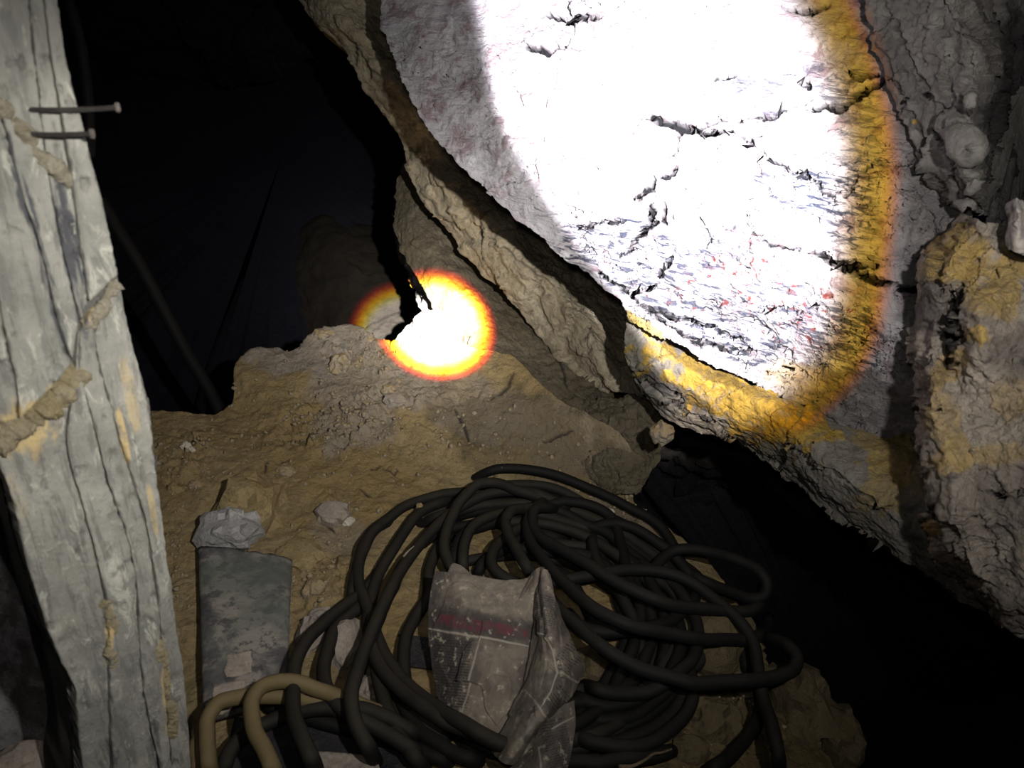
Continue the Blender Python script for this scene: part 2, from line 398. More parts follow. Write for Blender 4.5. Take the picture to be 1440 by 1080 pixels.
def make_concrete():
    m, t, b, pos = base_mat('board_marked_concrete'); b.inputs['Roughness'].default_value = .9
    g = vscale(t, pos, (1, 1, .10))                       # grain of the boards runs up the wall
    n1 = t.noise(g, 85, 9, .70, .5); n2 = t.noise(pos, 38, 9, .70); n3 = t.noise(pos, 210, 5, .75); n4 = t.noise(pos, 9, 6, .6); n5 = t.noise(vscale(t, pos, (1, 1, .35)), 55, 9, .72, .8)
    col = t.mix(t.sm(n4, .36, .62), (.205, .203, .177), (.295, .288, .25))
    col = t.mix(t.sm(n1, .50, .60, 0, .75), col, (.145, .143, .13))
    col = t.mix(t.sm(n5, .55, .64, 0, .85), col, (.42, .41, .35))
    col = t.mix(t.sm(n2, .58, .66, 0, .7), col, (.16, .153, .135))
    mk = t.node('ShaderNodeSeparateColor', {0: t.node('ShaderNodeVertexColor', layer_name='mask').outputs[0]}).outputs
    col = t.mix(t.m('MULTIPLY', mk[1], t.sm(n2, .35, .55)), col, (.50, .38, .18))
    col = t.mix(t.m('MULTIPLY', mk[2], t.sm(n1, .40, .52)), col, (.075, .075, .08))
    col = t.mix(mk[0], col, (.022, .020, .017))
    t.set(b.inputs['Base Color'], col)
    bump(t, b, t.m('ADD', t.m('ADD', n5, t.m('MULTIPLY', n1, .6)), t.m('MULTIPLY', n3, .4)), .9, .006)
    return m
M_conc = make_concrete()
M_core = rock_mat('concrete_core', (.12, .115, .10), (.17, .16, .14), (.07, .065, .06), sc=4)
M_mortar = rock_mat('yellowish_mortar', (0.3910, 0.3485, 0.2465), (0.4760, 0.4250, 0.3230), (0.2720, 0.2253, 0.1403), sc=6, bstr=.9)
M_mortar_o = rock_mat('ochre_mortar', (0.4080, 0.3315, 0.1785), (0.4590, 0.3910, 0.2550), (0.2720, 0.2210, 0.1190), sc=6, bstr=.9)

def make_cable(name, base, dustc, amount):
    m, t, b, pos = base_mat(name); b.inputs['Roughness'].default_value = .7; b.inputs['Specular IOR Level'].default_value = .12
    nz = t.node('ShaderNodeSeparateXYZ', {0: t.node('ShaderNodeNewGeometry').outputs['Normal']}).outputs[2]
    n = t.noise(pos, 30, 6, .65); n2 = t.noise(pos, 9, 4, .6)
    d = t.m('MULTIPLY', t.sm(t.m('ADD', nz, t.m('MULTIPLY', t.m('SUBTRACT', n, .5), 1.2)), .1, 1.1), t.sm(n2, .3, .7, amount * .5, amount))
    t.set(b.inputs['Base Color'], t.mix(d, base, dustc))
    bump(t, b, n, .25, .003)
    return m
M_cable = make_cable('black_rubber', (.0085, .008, .0075), (.042, .036, .024), .42)
M_cable_dark = make_cable('clean_black_rubber', (.005, .005, .005), (.017, .015, .011), .35)
M_cable_right = make_cable('dull_black_rubber', (.006, .006, .006), (.026, .023, .016), .40)
M_cable_tan = make_cable('dust_coated_rubber', (.085, .065, .030), (.13, .10, .05), 1.0)
M_steel = rock_mat('rusty_steel', (.030, .027, .026), (.045, .04, .036), (.02, .015, .013), sc=8, rough=.5)
M_head = rock_mat('worn_steel', (.13, .115, .10), (.16, .14, .125), (.09, .07, .055), sc=8, rough=.5)

def make_board():
    m, t, b, pos = base_mat('weathered_board'); b.inputs['Roughness'].default_value = .8
    n1 = t.noise(pos, 14, 7, .62, .5); n2 = t.noise(pos, 45, 7, .66)
    n3 = t.noise(pos, 6, 4, .5)
    col = t.mix(t.sm(n1, .42, .58), (.070, .066, .066), (.20, .182, .155))
    col = t.mix(t.sm(n2, .50, .60, 0, .85), col, (.045, .042, .043))
    col = t.mix(t.sm(n3, .48, .60, 0, .6), col, (.085, .098, .082))
    t.set(b.inputs['Base Color'], col); bump(t, b, t.m('ADD', n1, n2), .5, .008)
    return m
M_board = make_board()
def make_paper():
    m, t, b, pos = base_mat('dirty_newsprint'); b.inputs['Roughness'].default_value = .9
    n1 = t.noise(pos, 16, 8, .66, .6); n2 = t.noise(pos, 60, 7, .7)
    a = t.node('ShaderNodeSeparateColor', {0: t.node('ShaderNodeVertexColor', layer_name='mask').outputs[0]}).outputs
    a2 = t.node('ShaderNodeSeparateColor', {0: t.node('ShaderNodeVertexColor', layer_name='mask2').outputs[0]}).outputs
    col = t.mix(t.sm(n1, .40, .62), (.080, .066, .055), (.150, .125, .100))
    col = t.mix(a2[1], col, t.mix(t.sm(n2, .4, .6), (.14, .12, .095), (.20, .172, .13)))
    col = t.mix(a2[0], col, (.032, .028, .028))
    col = t.mix(a[0], col, (.11, .026, .032))
    col = t.mix(a[1], col, (.020, .020, .022))
    col = t.mix(a[2], col, (.30, .27, .215))
    col = t.mix(t.m('MULTIPLY', t.sm(n2, .57, .64), .75), col, (.32, .285, .215))
    t.set(b.inputs['Base Color'], col); bump(t, b, t.m('ADD', n1, t.m('MULTIPLY', n2, .5)), .6, .008)
    return m
M_paper = make_paper()
M_black = rock_mat('black_sheeting', (.022, .021, .023), (.03, .028, .028), (.06, .05, .045), sc=4, rough=.55)
M_wood = rock_mat('twig_bark', (.12, .09, .055), (.17, .13, .08), (.08, .06, .04), sc=8)
M_slate = rock_mat('dusty_slate', (.21, .18, .155), (.27, .23, .185), (.17, .14, .10), sc=3, bstr=.3)

# ------------------------------------------------------------------ floor
def hrow(pts): return [(x, y, float(zh(x, y, h))) for x, y, h in pts]
g_rows = [hrow(r) for r in [
    [(90, 592, .0), (210, 577, .02), (260, 578, .03), (308, 577, .03), (324, 562, .05), (334, 505, .10), (352, 491, .12), (385, 488, .12), (410, 492, .12), (432, 472, .15), (455, 461, .17), (480, 458, .17), (505, 461, .18), (520, 473, .17), (560, 479, .18), (610, 476, .2), (660, 487, .21), (720, 500, .22)],
    [(95, 612, .0), (215, 600, .02), (270, 600, .03), (325, 595, .03), (345, 575, .05), (365, 545, .08), (400, 530, .09), (440, 520, .11), (480, 510, .12), (520, 515, .13), (570, 520, .14), (620, 520, .16), (680, 525, .18), (760, 545, .2)],
    [(120, 660, 0), (300, 632, .02), (450, 600, .06), (560, 575, .1), (650, 570, .13), (760, 580, .16), (880, 620, .17)],
    [(140, 750, -.02), (300, 722, .0), (500, 680, .02), (680, 655, .05), (800, 655, .07), (890, 693, .04)],
    [(180, 880, -.02), (400, 822, 0), (600, 780, 0), (800, 730, 0), (900, 735, 0), (1000, 790, -.02)],
    [(220, 1000, -.02), (450, 950, 0), (700, 900, 0), (900, 860, 0), (1075, 910, -.05)],
    [(230, 1100, -.02), (500, 1090, 0), (800, 1080, 0), (1000, 1060, -.03), (1175, 1060, -.10)],
    [(200, 1300, -.02), (500, 1310, 0), (800, 1310, 0), (1050, 1300, -.03), (1260, 1300, -.14)]]]
GR = loft(g_rows, 460, 420); GX, GY = GR[..., 0], GR[..., 1]
GP = at(GX, GY, GR[..., 2]); gn = np.broadcast_to(np.array([0, -.25, .97]), GP.shape)
fade = sstep(GR[..., 1], 0, 1)
clod, ce = facets(GP, 17, 2); clod2, ce2 = facets(GP, 48, 3)
rough_zone = blob_mask(GX, GY, [(470, 590, 110, 40, -10, 1), (260, 640, 60, 40, 0, .8), (840, 690, 110, 35, 20, .6), (600, 555, 80, 20, 0, .5), (520, 500, 70, 30, 10, .7), (450, 820, 50, 60, 0, .6), (1030, 950, 130, 120, 0, .9)], 4)
disp = .032 * fbm(GP, 4, 5, .5, 1) + .011 * fbm(GP, 17, 5, .55, 6) + .006 * fbm(GP, 55, 4, .6, 2) + .014 * clod * (.3 + rough_zone) + rough_zone * .010 * clod2
GP = GP + gn * disp[..., None]
holes = polyline_mask(GX, GY, [([(640, 575), (655, 600), (660, 620)], 3), ([(765, 620), (790, 612), (805, 605)], 2.5), ([(690, 560), (715, 545), (722, 525)], 2.5), ([(455, 715), (458, 735), (470, 745)], 2.5), ([(540, 660), (555, 668), (560, 662)], 1.5),
    ([(375, 650), (372, 665)], 1.5), ([(520, 662), (528, 660), (535, 655)], 1.6), ([(505, 690), (520, 700)], 1.4)], 4, 3)
GP = GP - gn * (.006 * holes)[..., None]
gstain = blob_mask(GX, GY, [(505, 590, 70, 45, -15, .8), (440, 490, 100, 40, 0, 1), (540, 540, 110, 40, 0, .8), (660, 570, 90, 40, 20, .6), (800, 620, 110, 60, 25, .5), (480, 750, 45, 30, 20, .5), (860, 740, 120, 40, 25, .6)], 6)
floor_ob = patch_mesh('floor', GP, M_dirt, .5, .0, masks={'mask': rgba(holes * .9, gstain, blob_mask(GX, GY, [(1080, 930, 160, 170, 0, .85), (960, 770, 120, 50, 35, .5), (1000, 1060, 200, 80, 0, .8), (740, 620, 150, 70, 18, .62), (840, 690, 110, 50, 20, .6)], 44))}, back=(0, .35, -1.0))  # third mask: dim reach of the torch painted into the dirt as darker patches
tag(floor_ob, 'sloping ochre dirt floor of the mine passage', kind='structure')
_gpx = np.stack([GX.ravel(), GY.ravel()], 1); _gflat = GP.reshape(-1, 3)
def ground(px, py):
    """a point of the dirt floor seen at (px, py)"""
    i = np.argmin((_gpx[:, 0] - px) ** 2 + (_gpx[:, 1] - py) ** 2); return _gflat[i]
def gz(px, py):
    px_ = np.atleast_1d(px); py_ = np.atleast_1d(py); o = []
    for x, y in zip(px_, py_):
        p = (ground(x, y) - CAM) @ C2W; o.append(p[2])
    return np.array(o)
def lifted(px, py, h):
    r = ray(px, py); return to_world(r * (gz(px, py) - np.asarray(h) / (r @ G))[..., None])

# ------------------------------------------------------------------ rock masses
def rockify(P, amp, sc, seed, fac=0.6, fine=.15, strata=None, tang=.35):
    n = grid_normals(P)
    f1, e1 = facets(P + .05 * np.stack([fbm(P, 5, 3, .5, seed + k) for k in range(3)], -1), sc, seed)
    f2, e2 = facets(P + .02 * np.stack([fbm(P, 12, 3, .5, seed + k) for k in range(3)], -1), sc * 2.7, seed + 5)
    d = amp * (fac * f1 + .4 * fac * f2 + .9 * fbm(P, sc * .6, 5, .52, seed)) + amp * fine * fbm(P, sc * 7, 4, .6, seed + 2)
    if strata is not None:
        dirv, fr, a = strata
        s = (P @ np.asarray(dirv, float)) * fr + 1.2 * fbm(P, 3, 4, .5, seed + 3)
        k = s - np.floor(s); d = d + a * (np.where(k < .8, k / .8, (1 - k) / .2) - .5) * (.6 + .8 * fbm(P, 6, 3, .5, seed + 9))
    t = tang * amp * np.stack([fbm(P, sc * 1.3, 5, .6, seed + 20 + k) for k in range(3)], -1)
    return P + n * d[..., None] + t
def rock_patch(name, rows, nu, nv, mat, amp, sc, seed, thick, label, masks=None, strata=None, fac=.6, fine=.15, tang=.35, shrink=.2, carve=None, jag=5.0):
    Gd = loft(rows, nu, nv); PX, PY = Gd[..., 0], Gd[..., 1]; X0, Y0 = PX, PY
    q = np.stack([PX, PY, PX * 0 + seed], -1); jx = 1.3 * jag * fbm(q, 1 / 38., 5, .6, seed); jy = 1.3 * jag * fbm(q, 1 / 38., 5, .6, seed + 3)
    PX = PX + jx; PY = PY + jy; P = rockify(at(PX, PY, Gd[..., 2]), amp, sc, seed, fac, fine, strata, tang)
    mk = masks(X0, Y0, P) if masks else None
    if carve is not None and mk is not None:
        P = P - grid_normals(P) * (carve * mk['mask'][..., 0])[..., None]
    o = patch_mesh(name, P, mat, thick, shrink, masks=mk); tag(o, label, kind='structure'); return o, PX, PY, P

# the leaning slab (hanging wall) that the wide beam hits
slab_rows = [
    [(545, -110, 1.68), (640, -110, 1.59), (900, -110, 1.46), (1150, -110, 1.40), (1330, -110, 1.21)],
    [(534, -10, 1.68), (548, -8, 1.67), (640, 0, 1.64), (900, 0, 1.48), (1150, 0, 1.36), (1330, 0, 1.21)],
    [(545, 66, 1.66), (562, 66, 1.65), (650, 80, 1.60), (900, 90, 1.46), (1150, 90, 1.34), (1345, 100, 1.21)],
    [(576, 135, 1.64), (592, 135, 1.63), (680, 145, 1.58), (900, 180, 1.45), (1150, 190, 1.31), (1360, 200, 1.19)],
    [(625, 208, 1.61), (645, 205, 1.60), (730, 220, 1.54), (930, 260, 1.43), (1150, 280, 1.29), (1370, 300, 1.17)],
    [(695, 280, 1.58), (715, 276, 1.56), (790, 290, 1.51), (960, 340, 1.42), (1150, 370, 1.28), (1370, 400, 1.16)],
    [(778, 352, 1.54), (800, 345, 1.53), (860, 365, 1.50), (1000, 410, 1.42), (1160, 450, 1.28), (1360, 480, 1.17)],
    [(878, 431, 1.50), (898, 424, 1.49), (950, 440, 1.48), (1060, 480, 1.42), (1180, 530, 1.32), (1350, 560, 1.21)],
    [(884, 448, 1.52), (940, 478, 1.47), (1010, 515, 1.45), (1100, 560, 1.43), (1190, 605, 1.38), (1340, 625, 1.25)]]
CR = [([(903, 163), (929, 175), (958, 179), (982, 179), (1003, 171), (1027, 165), (1043, 173)], 5.5), ([(941, 179), (966, 187), (994, 189), (1019, 187), (1031, 189)], 4.5),
    ([(1035, 189), (1056, 204), (1088, 228), (1108, 240), (1137, 253), (1161, 269), (1186, 281)], 1.8), ([(956, 189), (953, 212), (941, 222)], 2), ([(950, 232), (943, 244), (929, 250)], 3.5),
    ([(919, 246), (915, 265), (901, 273), (886, 282)], 3.5), ([(913, 287), (912, 305), (907, 322), (899, 334)], 6), ([(933, 285), (932, 310), (934, 318)], 3.5), ([(905, 321), (925, 314)], 5),
    ([(899, 332), (888, 346), (870, 362)], 2.5), ([(945, 360), (933, 375), (923, 393)], 3), ([(921, 403), (901, 411), (878, 409)], 3), ([(1117, 114), (1130, 114), (1141, 120)], 4), ([(1056, 169), (1088, 163), (1121, 149)], 2.5),
    ([(1125, 140), (1157, 147), (1186, 151), (1206, 132), (1227, 122), (1245, 108)], 5), ([(1194, 98), (1214, 108), (1235, 102)], 3), ([(1141, 354), (1170, 369), (1206, 381), (1247, 397), (1290, 408)], 5),
    ([(1182, 367), (1210, 372), (1239, 371)], 2.2), ([(754, 13), (774, 20), (798, 26)], 2.6), ([(806, 30), (826, 29), (844, 28)], 4.5), ([(730, 61), (748, 67), (770, 70), (780, 63), (796, 66)], 4), ([(804, 68), (818, 70)], 2.5),
    ([(998, 112), (1019, 108), (1039, 108)], 4), ([(1096, 6), (1121, 16), (1145, 18), (1165, 4)], 4), ([(820, 322), (850, 312), (872, 314), (880, 310)], 2.4), ([(818, 334), (826, 326), (834, 320)], 2.5), ([(1225, 240), (1205, 262), (1190, 285)], 2),
    ([(840, 385), (880, 412), (930, 440), (985, 455), (1040, 480)], 3), ([(900, 425), (960, 470), (1020, 490), (1060, 500)], 3.5), ([(1060, 440), (1095, 432), (1130, 440)], 1.5), ([(985, 300), (1000, 330), (990, 345)], 1.2), ([(1050, 320), (1090, 345), (1130, 352)], 1.6)]
def slab_masks(PX, PY, P):
    cr = polyline_mask(PX, PY, [(p, w * 1.45) for p, w in CR], 6, 2)
    st = blob_mask(PX, PY, [(960, 400, 190, 50, 22, .95), (1080, 440, 130, 50, 20, .9), (1210, 240, 34, 260, 0, .55), (1150, 280, 60, 40, 0, 1), (1190, 480, 50, 60, 20, .9), (1110, 270, 75, 28, 12, 1), (860, 322, 70, 18, -5, 1), (960, 352, 80, 18, 8, 1), (835, 365, 50, 16, 35, .7), (1070, 120, 60, 18, -15, .8), (1090, 165, 50, 14, -10, .8), (1000, 470, 110, 26, 25, 1),
        (930, 400, 90, 30, 20, .7), (1050, 350, 90, 30, 10, .75), (1190, 300, 50, 60, 0, .9), (1170, 110, 55, 40, 0, .7), (1130, 480, 80, 40, 20, .6), (1060, 420, 100, 40, 0, .45)], 5)
    oc = blob_mask(PX, PY, [(905, 460, 40, 14, 35, .9), (1130, 540, 70, 25, 15, .5)], 7)
    red = blob_mask(PX, PY, [(1060, 400, 110, 50, 10, 1), (1140, 450, 80, 50, 0, 1), (960, 430, 80, 25, 10, .8), (1080, 350, 60, 25, 0, .7), (640, 100, 60, 80, 0, .45)], 8, amp=.5)
    unlit = np.maximum(sstep(PX + 26 * fbm(np.stack([PX, PY, PX * 0], -1), 1 / 40., 4, .5, 3), 1248, 1285), 0)  # slab past the beam's rim painted darker, as its unlit side
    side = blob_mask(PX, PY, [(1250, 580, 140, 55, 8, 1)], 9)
    return {'mask': rgba(cr, oc, st), 'mask2': rgba(red, np.maximum(unlit, side))}
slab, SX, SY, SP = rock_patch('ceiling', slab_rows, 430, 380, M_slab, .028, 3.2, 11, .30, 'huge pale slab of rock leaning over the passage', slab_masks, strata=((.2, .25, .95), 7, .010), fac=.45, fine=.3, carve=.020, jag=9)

# rounded lower lip below the slab, ochre stained, the edge of the black hole
lip_rows = [
    [(880, 440, 1.58), (945, 474, 1.54), (1015, 512, 1.51), (1105, 557, 1.44), (1195, 602, 1.38), (1290, 590, 1.38), (1350, 560, 1.32)],
    [(882, 470, 1.56), (945, 500, 1.52), (1020, 535, 1.47), (1100, 580, 1.38), (1190, 640, 1.28), (1280, 640, 1.26), (1380, 640, 1.20)],
    [(890, 500, 1.58), (945, 535, 1.52), (1030, 575, 1.46), (1110, 620, 1.36), (1200, 680, 1.24), (1290, 700, 1.18), (1400, 720, 1.10)],
    [(902, 532, 1.61), (950, 570, 1.56), (1020, 603, 1.52), (1100, 648, 1.42), (1190, 710, 1.28), (1290, 760, 1.18), (1420, 810, 1.06)],
    [(912, 550, 1.66), (945, 590, 1.64), (1005, 612, 1.62), (1065, 655, 1.54), (1130, 695, 1.42), (1200, 745, 1.32), (1300, 815, 1.20), (1450, 895, 1.10), (1520, 920, 1.02)]]
def lip_masks(PX, PY, P):
    oc = blob_mask(PX, PY, [(1030, 555, 130, 50, 30, 1), (1110, 600, 60, 22, 15, 1), (1255, 640, 42, 46, 0, .6), (1230, 620, 40, 20, 0, .5), (1250, 690, 30, 60, 60, .4)], 12, amp=1.2, nscale=1 / 18.)
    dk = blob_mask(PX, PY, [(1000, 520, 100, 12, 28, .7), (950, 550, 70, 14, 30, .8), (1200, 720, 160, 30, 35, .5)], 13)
    cr = polyline_mask(PX, PY, [([(885, 448), (945, 478), (1010, 512), (1060, 530), (1100, 560)], 3), ([(900, 525), (940, 550), (980, 565)], 3), ([(930, 560), (970, 580), (1010, 590)], 2.5), ([(1100, 620), (1140, 640), (1180, 670)], 2), ([(1170, 660), (1220, 700), (1260, 740)], 3)], 6, 3)
    return {'mask': rgba(cr * .8, oc, dk)}
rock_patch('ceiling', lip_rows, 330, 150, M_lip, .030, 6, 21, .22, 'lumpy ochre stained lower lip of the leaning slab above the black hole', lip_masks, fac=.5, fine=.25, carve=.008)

# ridge of brown rock behind the slab
ridge_rows = [
    [(395, -120, 2.07), (430, -120, 1.99), (600, -120, 1.93), (700, -120, 2.04)],
    [(418, -6, 2.10), (450, -2, 2.02), (520, 0, 2.04), (640, 10, 2.10)],
    [(442, 34, 2.10), (470, 34, 2.02), (560, 60, 2.06), (670, 90, 2.11)],
    [(492, 75, 2.10), (515, 75, 2.02), (590, 120, 2.08), (700, 160, 2.22)],
    [(521, 128, 2.12), (545, 125, 2.03), (625, 170, 2.18), (730, 220, 2.30)],
    [(546, 178, 2.21), (570, 172, 2.11), (660, 220, 2.24), (770, 270, 2.31)],
    [(566, 222, 2.26), (592, 215, 2.18), (690, 265, 2.26), (810, 310, 2.28)],
    [(584, 262, 2.27), (612, 255, 2.18), (720, 300, 2.24), (850, 350, 2.24)],
    [(612, 305, 2.27), (645, 290, 2.16), (750, 340, 2.20), (880, 390, 2.17)],
    [(662, 362, 2.26), (695, 340, 2.14), (790, 385, 2.15), (910, 440, 2.10)],
    [(712, 412, 2.19), (745, 390, 2.08), (830, 430, 2.07), (930, 480, 2.06)],
    [(762, 470, 2.13), (795, 445, 2.02), (870, 485, 2.00), (950, 530, 1.99)],
    [(800, 525, 2.07), (830, 500, 1.96), (895, 530, 1.96), (960, 565, 1.93)],
    [(835, 570, 2.05), (865, 550, 1.95), (910, 565, 1.94), (965, 590, 1.91)]]
def ridge_masks(PX, PY, P):
    dk = blob_mask(PX, PY, [(690, 260, 90, 40, 40, .3), (560, 120, 60, 40, 50, .3)], 14)
    oc = PX * 0
    cr = polyline_mask(PX, PY, [([(588, 262), (620, 300), (665, 345)], 1.8), ([(690, 330), (730, 365), (780, 405)], 1.4)], 7, 4)
    return {'mask': rgba(cr * .6, oc, dk)}
rock_patch('wall_back', ridge_rows, 170, 330, M_ridge, .035, 5.5, 31, .25, 'long brown ridge of layered rock running down behind the slab', ridge_masks, strata=((-.64, .1, -.76), 9, .014), fac=.55, fine=.25, carve=.006)

# dusty bank under the ridge
bank_rows = [
    [(572, 226, 2.55), (600, 235, 2.49), (640, 270, 2.51)],
    [(556, 262, 2.54), (575, 262, 2.50), (640, 290, 2.54), (700, 330, 2.61)],
    [(552, 305, 2.52), (572, 303, 2.47), (650, 320, 2.50), (730, 370, 2.51)],
    [(562, 350, 2.48), (585, 345, 2.42), (670, 370, 2.44), (780, 420, 2.37)],
    [(590, 395, 2.39), (612, 388, 2.33), (700, 420, 2.31), (820, 480, 2.17)],
    [(612, 440, 2.28), (635, 435, 2.21), (730, 470, 2.16), (850, 530, 2.04)],
    [(640, 488, 2.17), (665, 485, 2.10), (760, 520, 2.05), (880, 570, 1.95)],
    [(660, 520, 2.08), (690, 520, 2.02), (790, 560, 1.96), (925, 600, 1.88)],
    [(700, 570, 1.96), (740, 580, 1.91), (830, 610, 1.87), (930, 625, 1.84)],
    [(770, 625, 1.86), (800, 630, 1.84), (870, 650, 1.81), (922, 655, 1.80)],
    [(825, 668, 1.82), (850, 672, 1.80), (885, 686, 1.79), (900, 690, 1.80)]]
def bank_masks(PX, PY, P):
    cr = polyline_mask(PX, PY, [([(690, 560), (715, 545), (722, 522)], 2.5), ([(765, 622), (790, 612), (805, 605)], 3), ([(770, 480), (790, 520), (800, 545)], 2.5), ([(838, 590), (870, 592), (905, 580)], 3), ([(895, 625), (915, 628), (930, 615)], 2.5), ([(640, 575), (660, 610)], 2.5)], 6, 5)
    gy = blob_mask(PX, PY, [(880, 570, 60, 40, 20, .5), (590, 290, 40, 60, 0, .3)], 16)
    return {'mask': rgba(cr * .8, gy * 0, gy)}
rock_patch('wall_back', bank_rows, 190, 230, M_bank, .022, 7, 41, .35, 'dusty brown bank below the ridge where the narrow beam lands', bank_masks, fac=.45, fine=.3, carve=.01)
# lumpy end of the bank beside the black hole
end_rows = [
    [(790, 555, 1.99), (850, 560, 1.90), (900, 560, 1.86), (945, 585, 1.86)],
    [(790, 590, 1.93), (850, 590, 1.85), (900, 590, 1.81), (938, 608, 1.82)],
    [(790, 620, 1.90), (850, 615, 1.84), (900, 610, 1.80), (930, 622, 1.80)],
    [(800, 645, 1.86), (850, 640, 1.80), (890, 640, 1.78), (918, 645, 1.80)],
    [(830, 668, 1.84), (860, 668, 1.79), (885, 670, 1.78), (902, 668, 1.80)],
    [(850, 684, 1.82), (870, 688, 1.80), (885, 692, 1.79), (893, 688, 1.80)]]
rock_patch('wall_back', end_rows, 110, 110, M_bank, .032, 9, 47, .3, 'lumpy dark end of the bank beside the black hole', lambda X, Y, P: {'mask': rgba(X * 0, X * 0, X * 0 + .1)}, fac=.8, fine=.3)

# pillar of stained rock close by on the right
pil_rows = [
    [(1352, 300, 1.14), (1370, 306, .98), (1420, 318, .97), (1600, 330, .98)],
    [(1322, 340, 1.13), (1340, 342, .96), (1360, 345, .95), (1430, 345, .94), (1600, 350, .93)],
    [(1297, 382, 1.13), (1320, 385, .97), (1352, 390, .94), (1430, 390, .91), (1600, 390, .90)],
    [(1292, 425, 1.15), (1315, 425, 1.00), (1348, 428, .97), (1358, 430, .92), (1430, 430, .89), (1600, 430, .87)],
    [(1275, 500, 1.14), (1300, 500, .98), (1346, 500, .95), (1358, 505, .91), (1430, 505, .88), (1600, 505, .85)],
    [(1277, 560, 1.12), (1300, 560, .96), (1350, 560, .92), (1430, 560, .87), (1600, 560, .84)],
    [(1290, 630, 1.10), (1312, 628, .95), (1360, 625, .91), (1430, 620, .86), (1600, 620, .83)],
    [(1304, 690, 1.10), (1322, 688, .95), (1370, 680, .90), (1430, 680, .86), (1600, 680, .83)],
    [(1312, 745, 1.11), (1332, 742, .94), (1380, 735, .90), (1430, 730, .86), (1600, 730, .83)],
    [(1312, 788, 1.14), (1335, 780, .97), (1390, 780, .90), (1440, 780, .87), (1600, 780, .84)],
    [(1352, 812, 1.14), (1370, 806, .95), (1410, 815, .90), (1460, 820, .87), (1600, 820, .85)],
    [(1384, 842, 1.14), (1400, 838, .95), (1430, 845, .91), (1470, 850, .88), (1600, 850, .87)],
    [(1405, 870, 1.17), (1420, 868, .99), (1445, 880, .95), (1490, 900, .92), (1600, 900, .91)]]
def pil_masks(PX, PY, P):
    oc = blob_mask(PX, PY, [(1360, 360, 55, 42, 0, .9), (1400, 400, 40, 70, 20, .8), (1375, 470, 22, 18, 0, .95), (1335, 520, 40, 18, -40, .7), (1340, 640, 30, 25, 0, .7), (1410, 640, 40, 20, 0, .5), (1330, 585, 30, 45, 0, .5), (1316, 742, 9, 12, 0, .9), (1420, 560, 40, 30, 0, .4)], 17)
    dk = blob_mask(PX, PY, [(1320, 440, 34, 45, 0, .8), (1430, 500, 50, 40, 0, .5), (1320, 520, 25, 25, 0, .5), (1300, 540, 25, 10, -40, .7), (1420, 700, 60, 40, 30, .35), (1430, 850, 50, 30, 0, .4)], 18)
    cr = polyline_mask(PX, PY, [([(1350, 400), (1356, 440), (1350, 490), (1346, 520)], 3), ([(1316, 700), (1318, 720), (1312, 735)], 5), ([(1385, 695), (1410, 700), (1450, 690)], 3), ([(1278, 555), (1290, 590)], 3), ([(1296, 630), (1302, 655)], 3)], 5, 6)
    return {'mask': rgba(cr * .85, oc, dk)}
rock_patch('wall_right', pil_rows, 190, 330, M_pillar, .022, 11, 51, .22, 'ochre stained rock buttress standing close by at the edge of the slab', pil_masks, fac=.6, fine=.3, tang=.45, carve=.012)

# wedge of dark rock hanging above the pillar
wedge_rows = [
    [(1205, -120, 1.28), (1290, -120, 1.16), (1370, -120, 1.10), (1440, -120, 1.34), (1620, -120, 1.39)],
    [(1214, -5, 1.26), (1250, 0, 1.22), (1300, 0, 1.15), (1350, 0, 1.08), (1395, 0, 1.32), (1620, 0, 1.39)],
    [(1243, 90, 1.24), (1275, 90, 1.20), (1310, 90, 1.14), (1350, 90, 1.07), (1382, 95, 1.06), (1410, 100, 1.36), (1620, 100, 1.44)],
    [(1262, 150, 1.22), (1290, 150, 1.19), (1320, 150, 1.13), (1350, 150, 1.06), (1378, 160, 1.04), (1400, 165, 1.37), (1620, 170, 1.46)],
    [(1292, 210, 1.20), (1315, 210, 1.16), (1340, 215, 1.09), (1372, 220, 1.03), (1395, 225, 1.38), (1620, 230, 1.46)],
    [(1325, 262, 1.18), (1342, 258, 1.10), (1358, 260, 1.06), (1370, 265, 1.03), (1390, 275, 1.38), (1620, 290, 1.44)],
    [(1352, 300, 1.15), (1358, 300, 1.08), (1363, 300, 1.07), (1372, 300, 1.09), (1395, 318, 1.36), (1620, 335, 1.42)]]
def wedge_masks(PX, PY, P):
    dk = blob_mask(PX, PY, [(1425, 170, 45, 190, 0, .9), (1270, 110, 30, 80, -25, .4)], 19)  # tall right blob: shade of the receding facet painted into the rock
    lt = blob_mask(PX, PY, [(1288, 170, 6, 5, 0, 1)], 20)
    cr = polyline_mask(PX, PY, [([(1260, 20), (1290, 90), (1320, 150), (1340, 220), (1355, 280)], 3), ([(1240, 60), (1275, 140), (1310, 220), (1345, 285)], 3)], 8, 7)
    return {'mask': rgba(cr * .6, lt, dk)}
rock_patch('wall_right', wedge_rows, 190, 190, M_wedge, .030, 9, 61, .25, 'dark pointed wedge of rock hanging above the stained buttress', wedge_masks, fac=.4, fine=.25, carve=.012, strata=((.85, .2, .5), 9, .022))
# the rock goes on past the edge of the photograph
out_rows = [[(1560, -160, 1.10), (1900, -160, 1.05), (2300, -160, .95)], [(1560, 160, 1.12), (1900, 160, 1.02), (2300, 160, .92)], [(1545, 360, .93), (1900, 360, .88), (2300, 360, .84)],
    [(1545, 620, .86), (1900, 620, .84), (2300, 620, .82)], [(1550, 880, .93), (1900, 940, .92), (2300, 980, .9)]]
rock_patch('wall_right', out_rows, 110, 130, M_pillar, .03, 7, 57, .25, 'brown rock wall carrying on beyond the stained buttress', lambda X, Y, P: {'mask': rgba(X * 0)}, fac=.6, fine=.3)
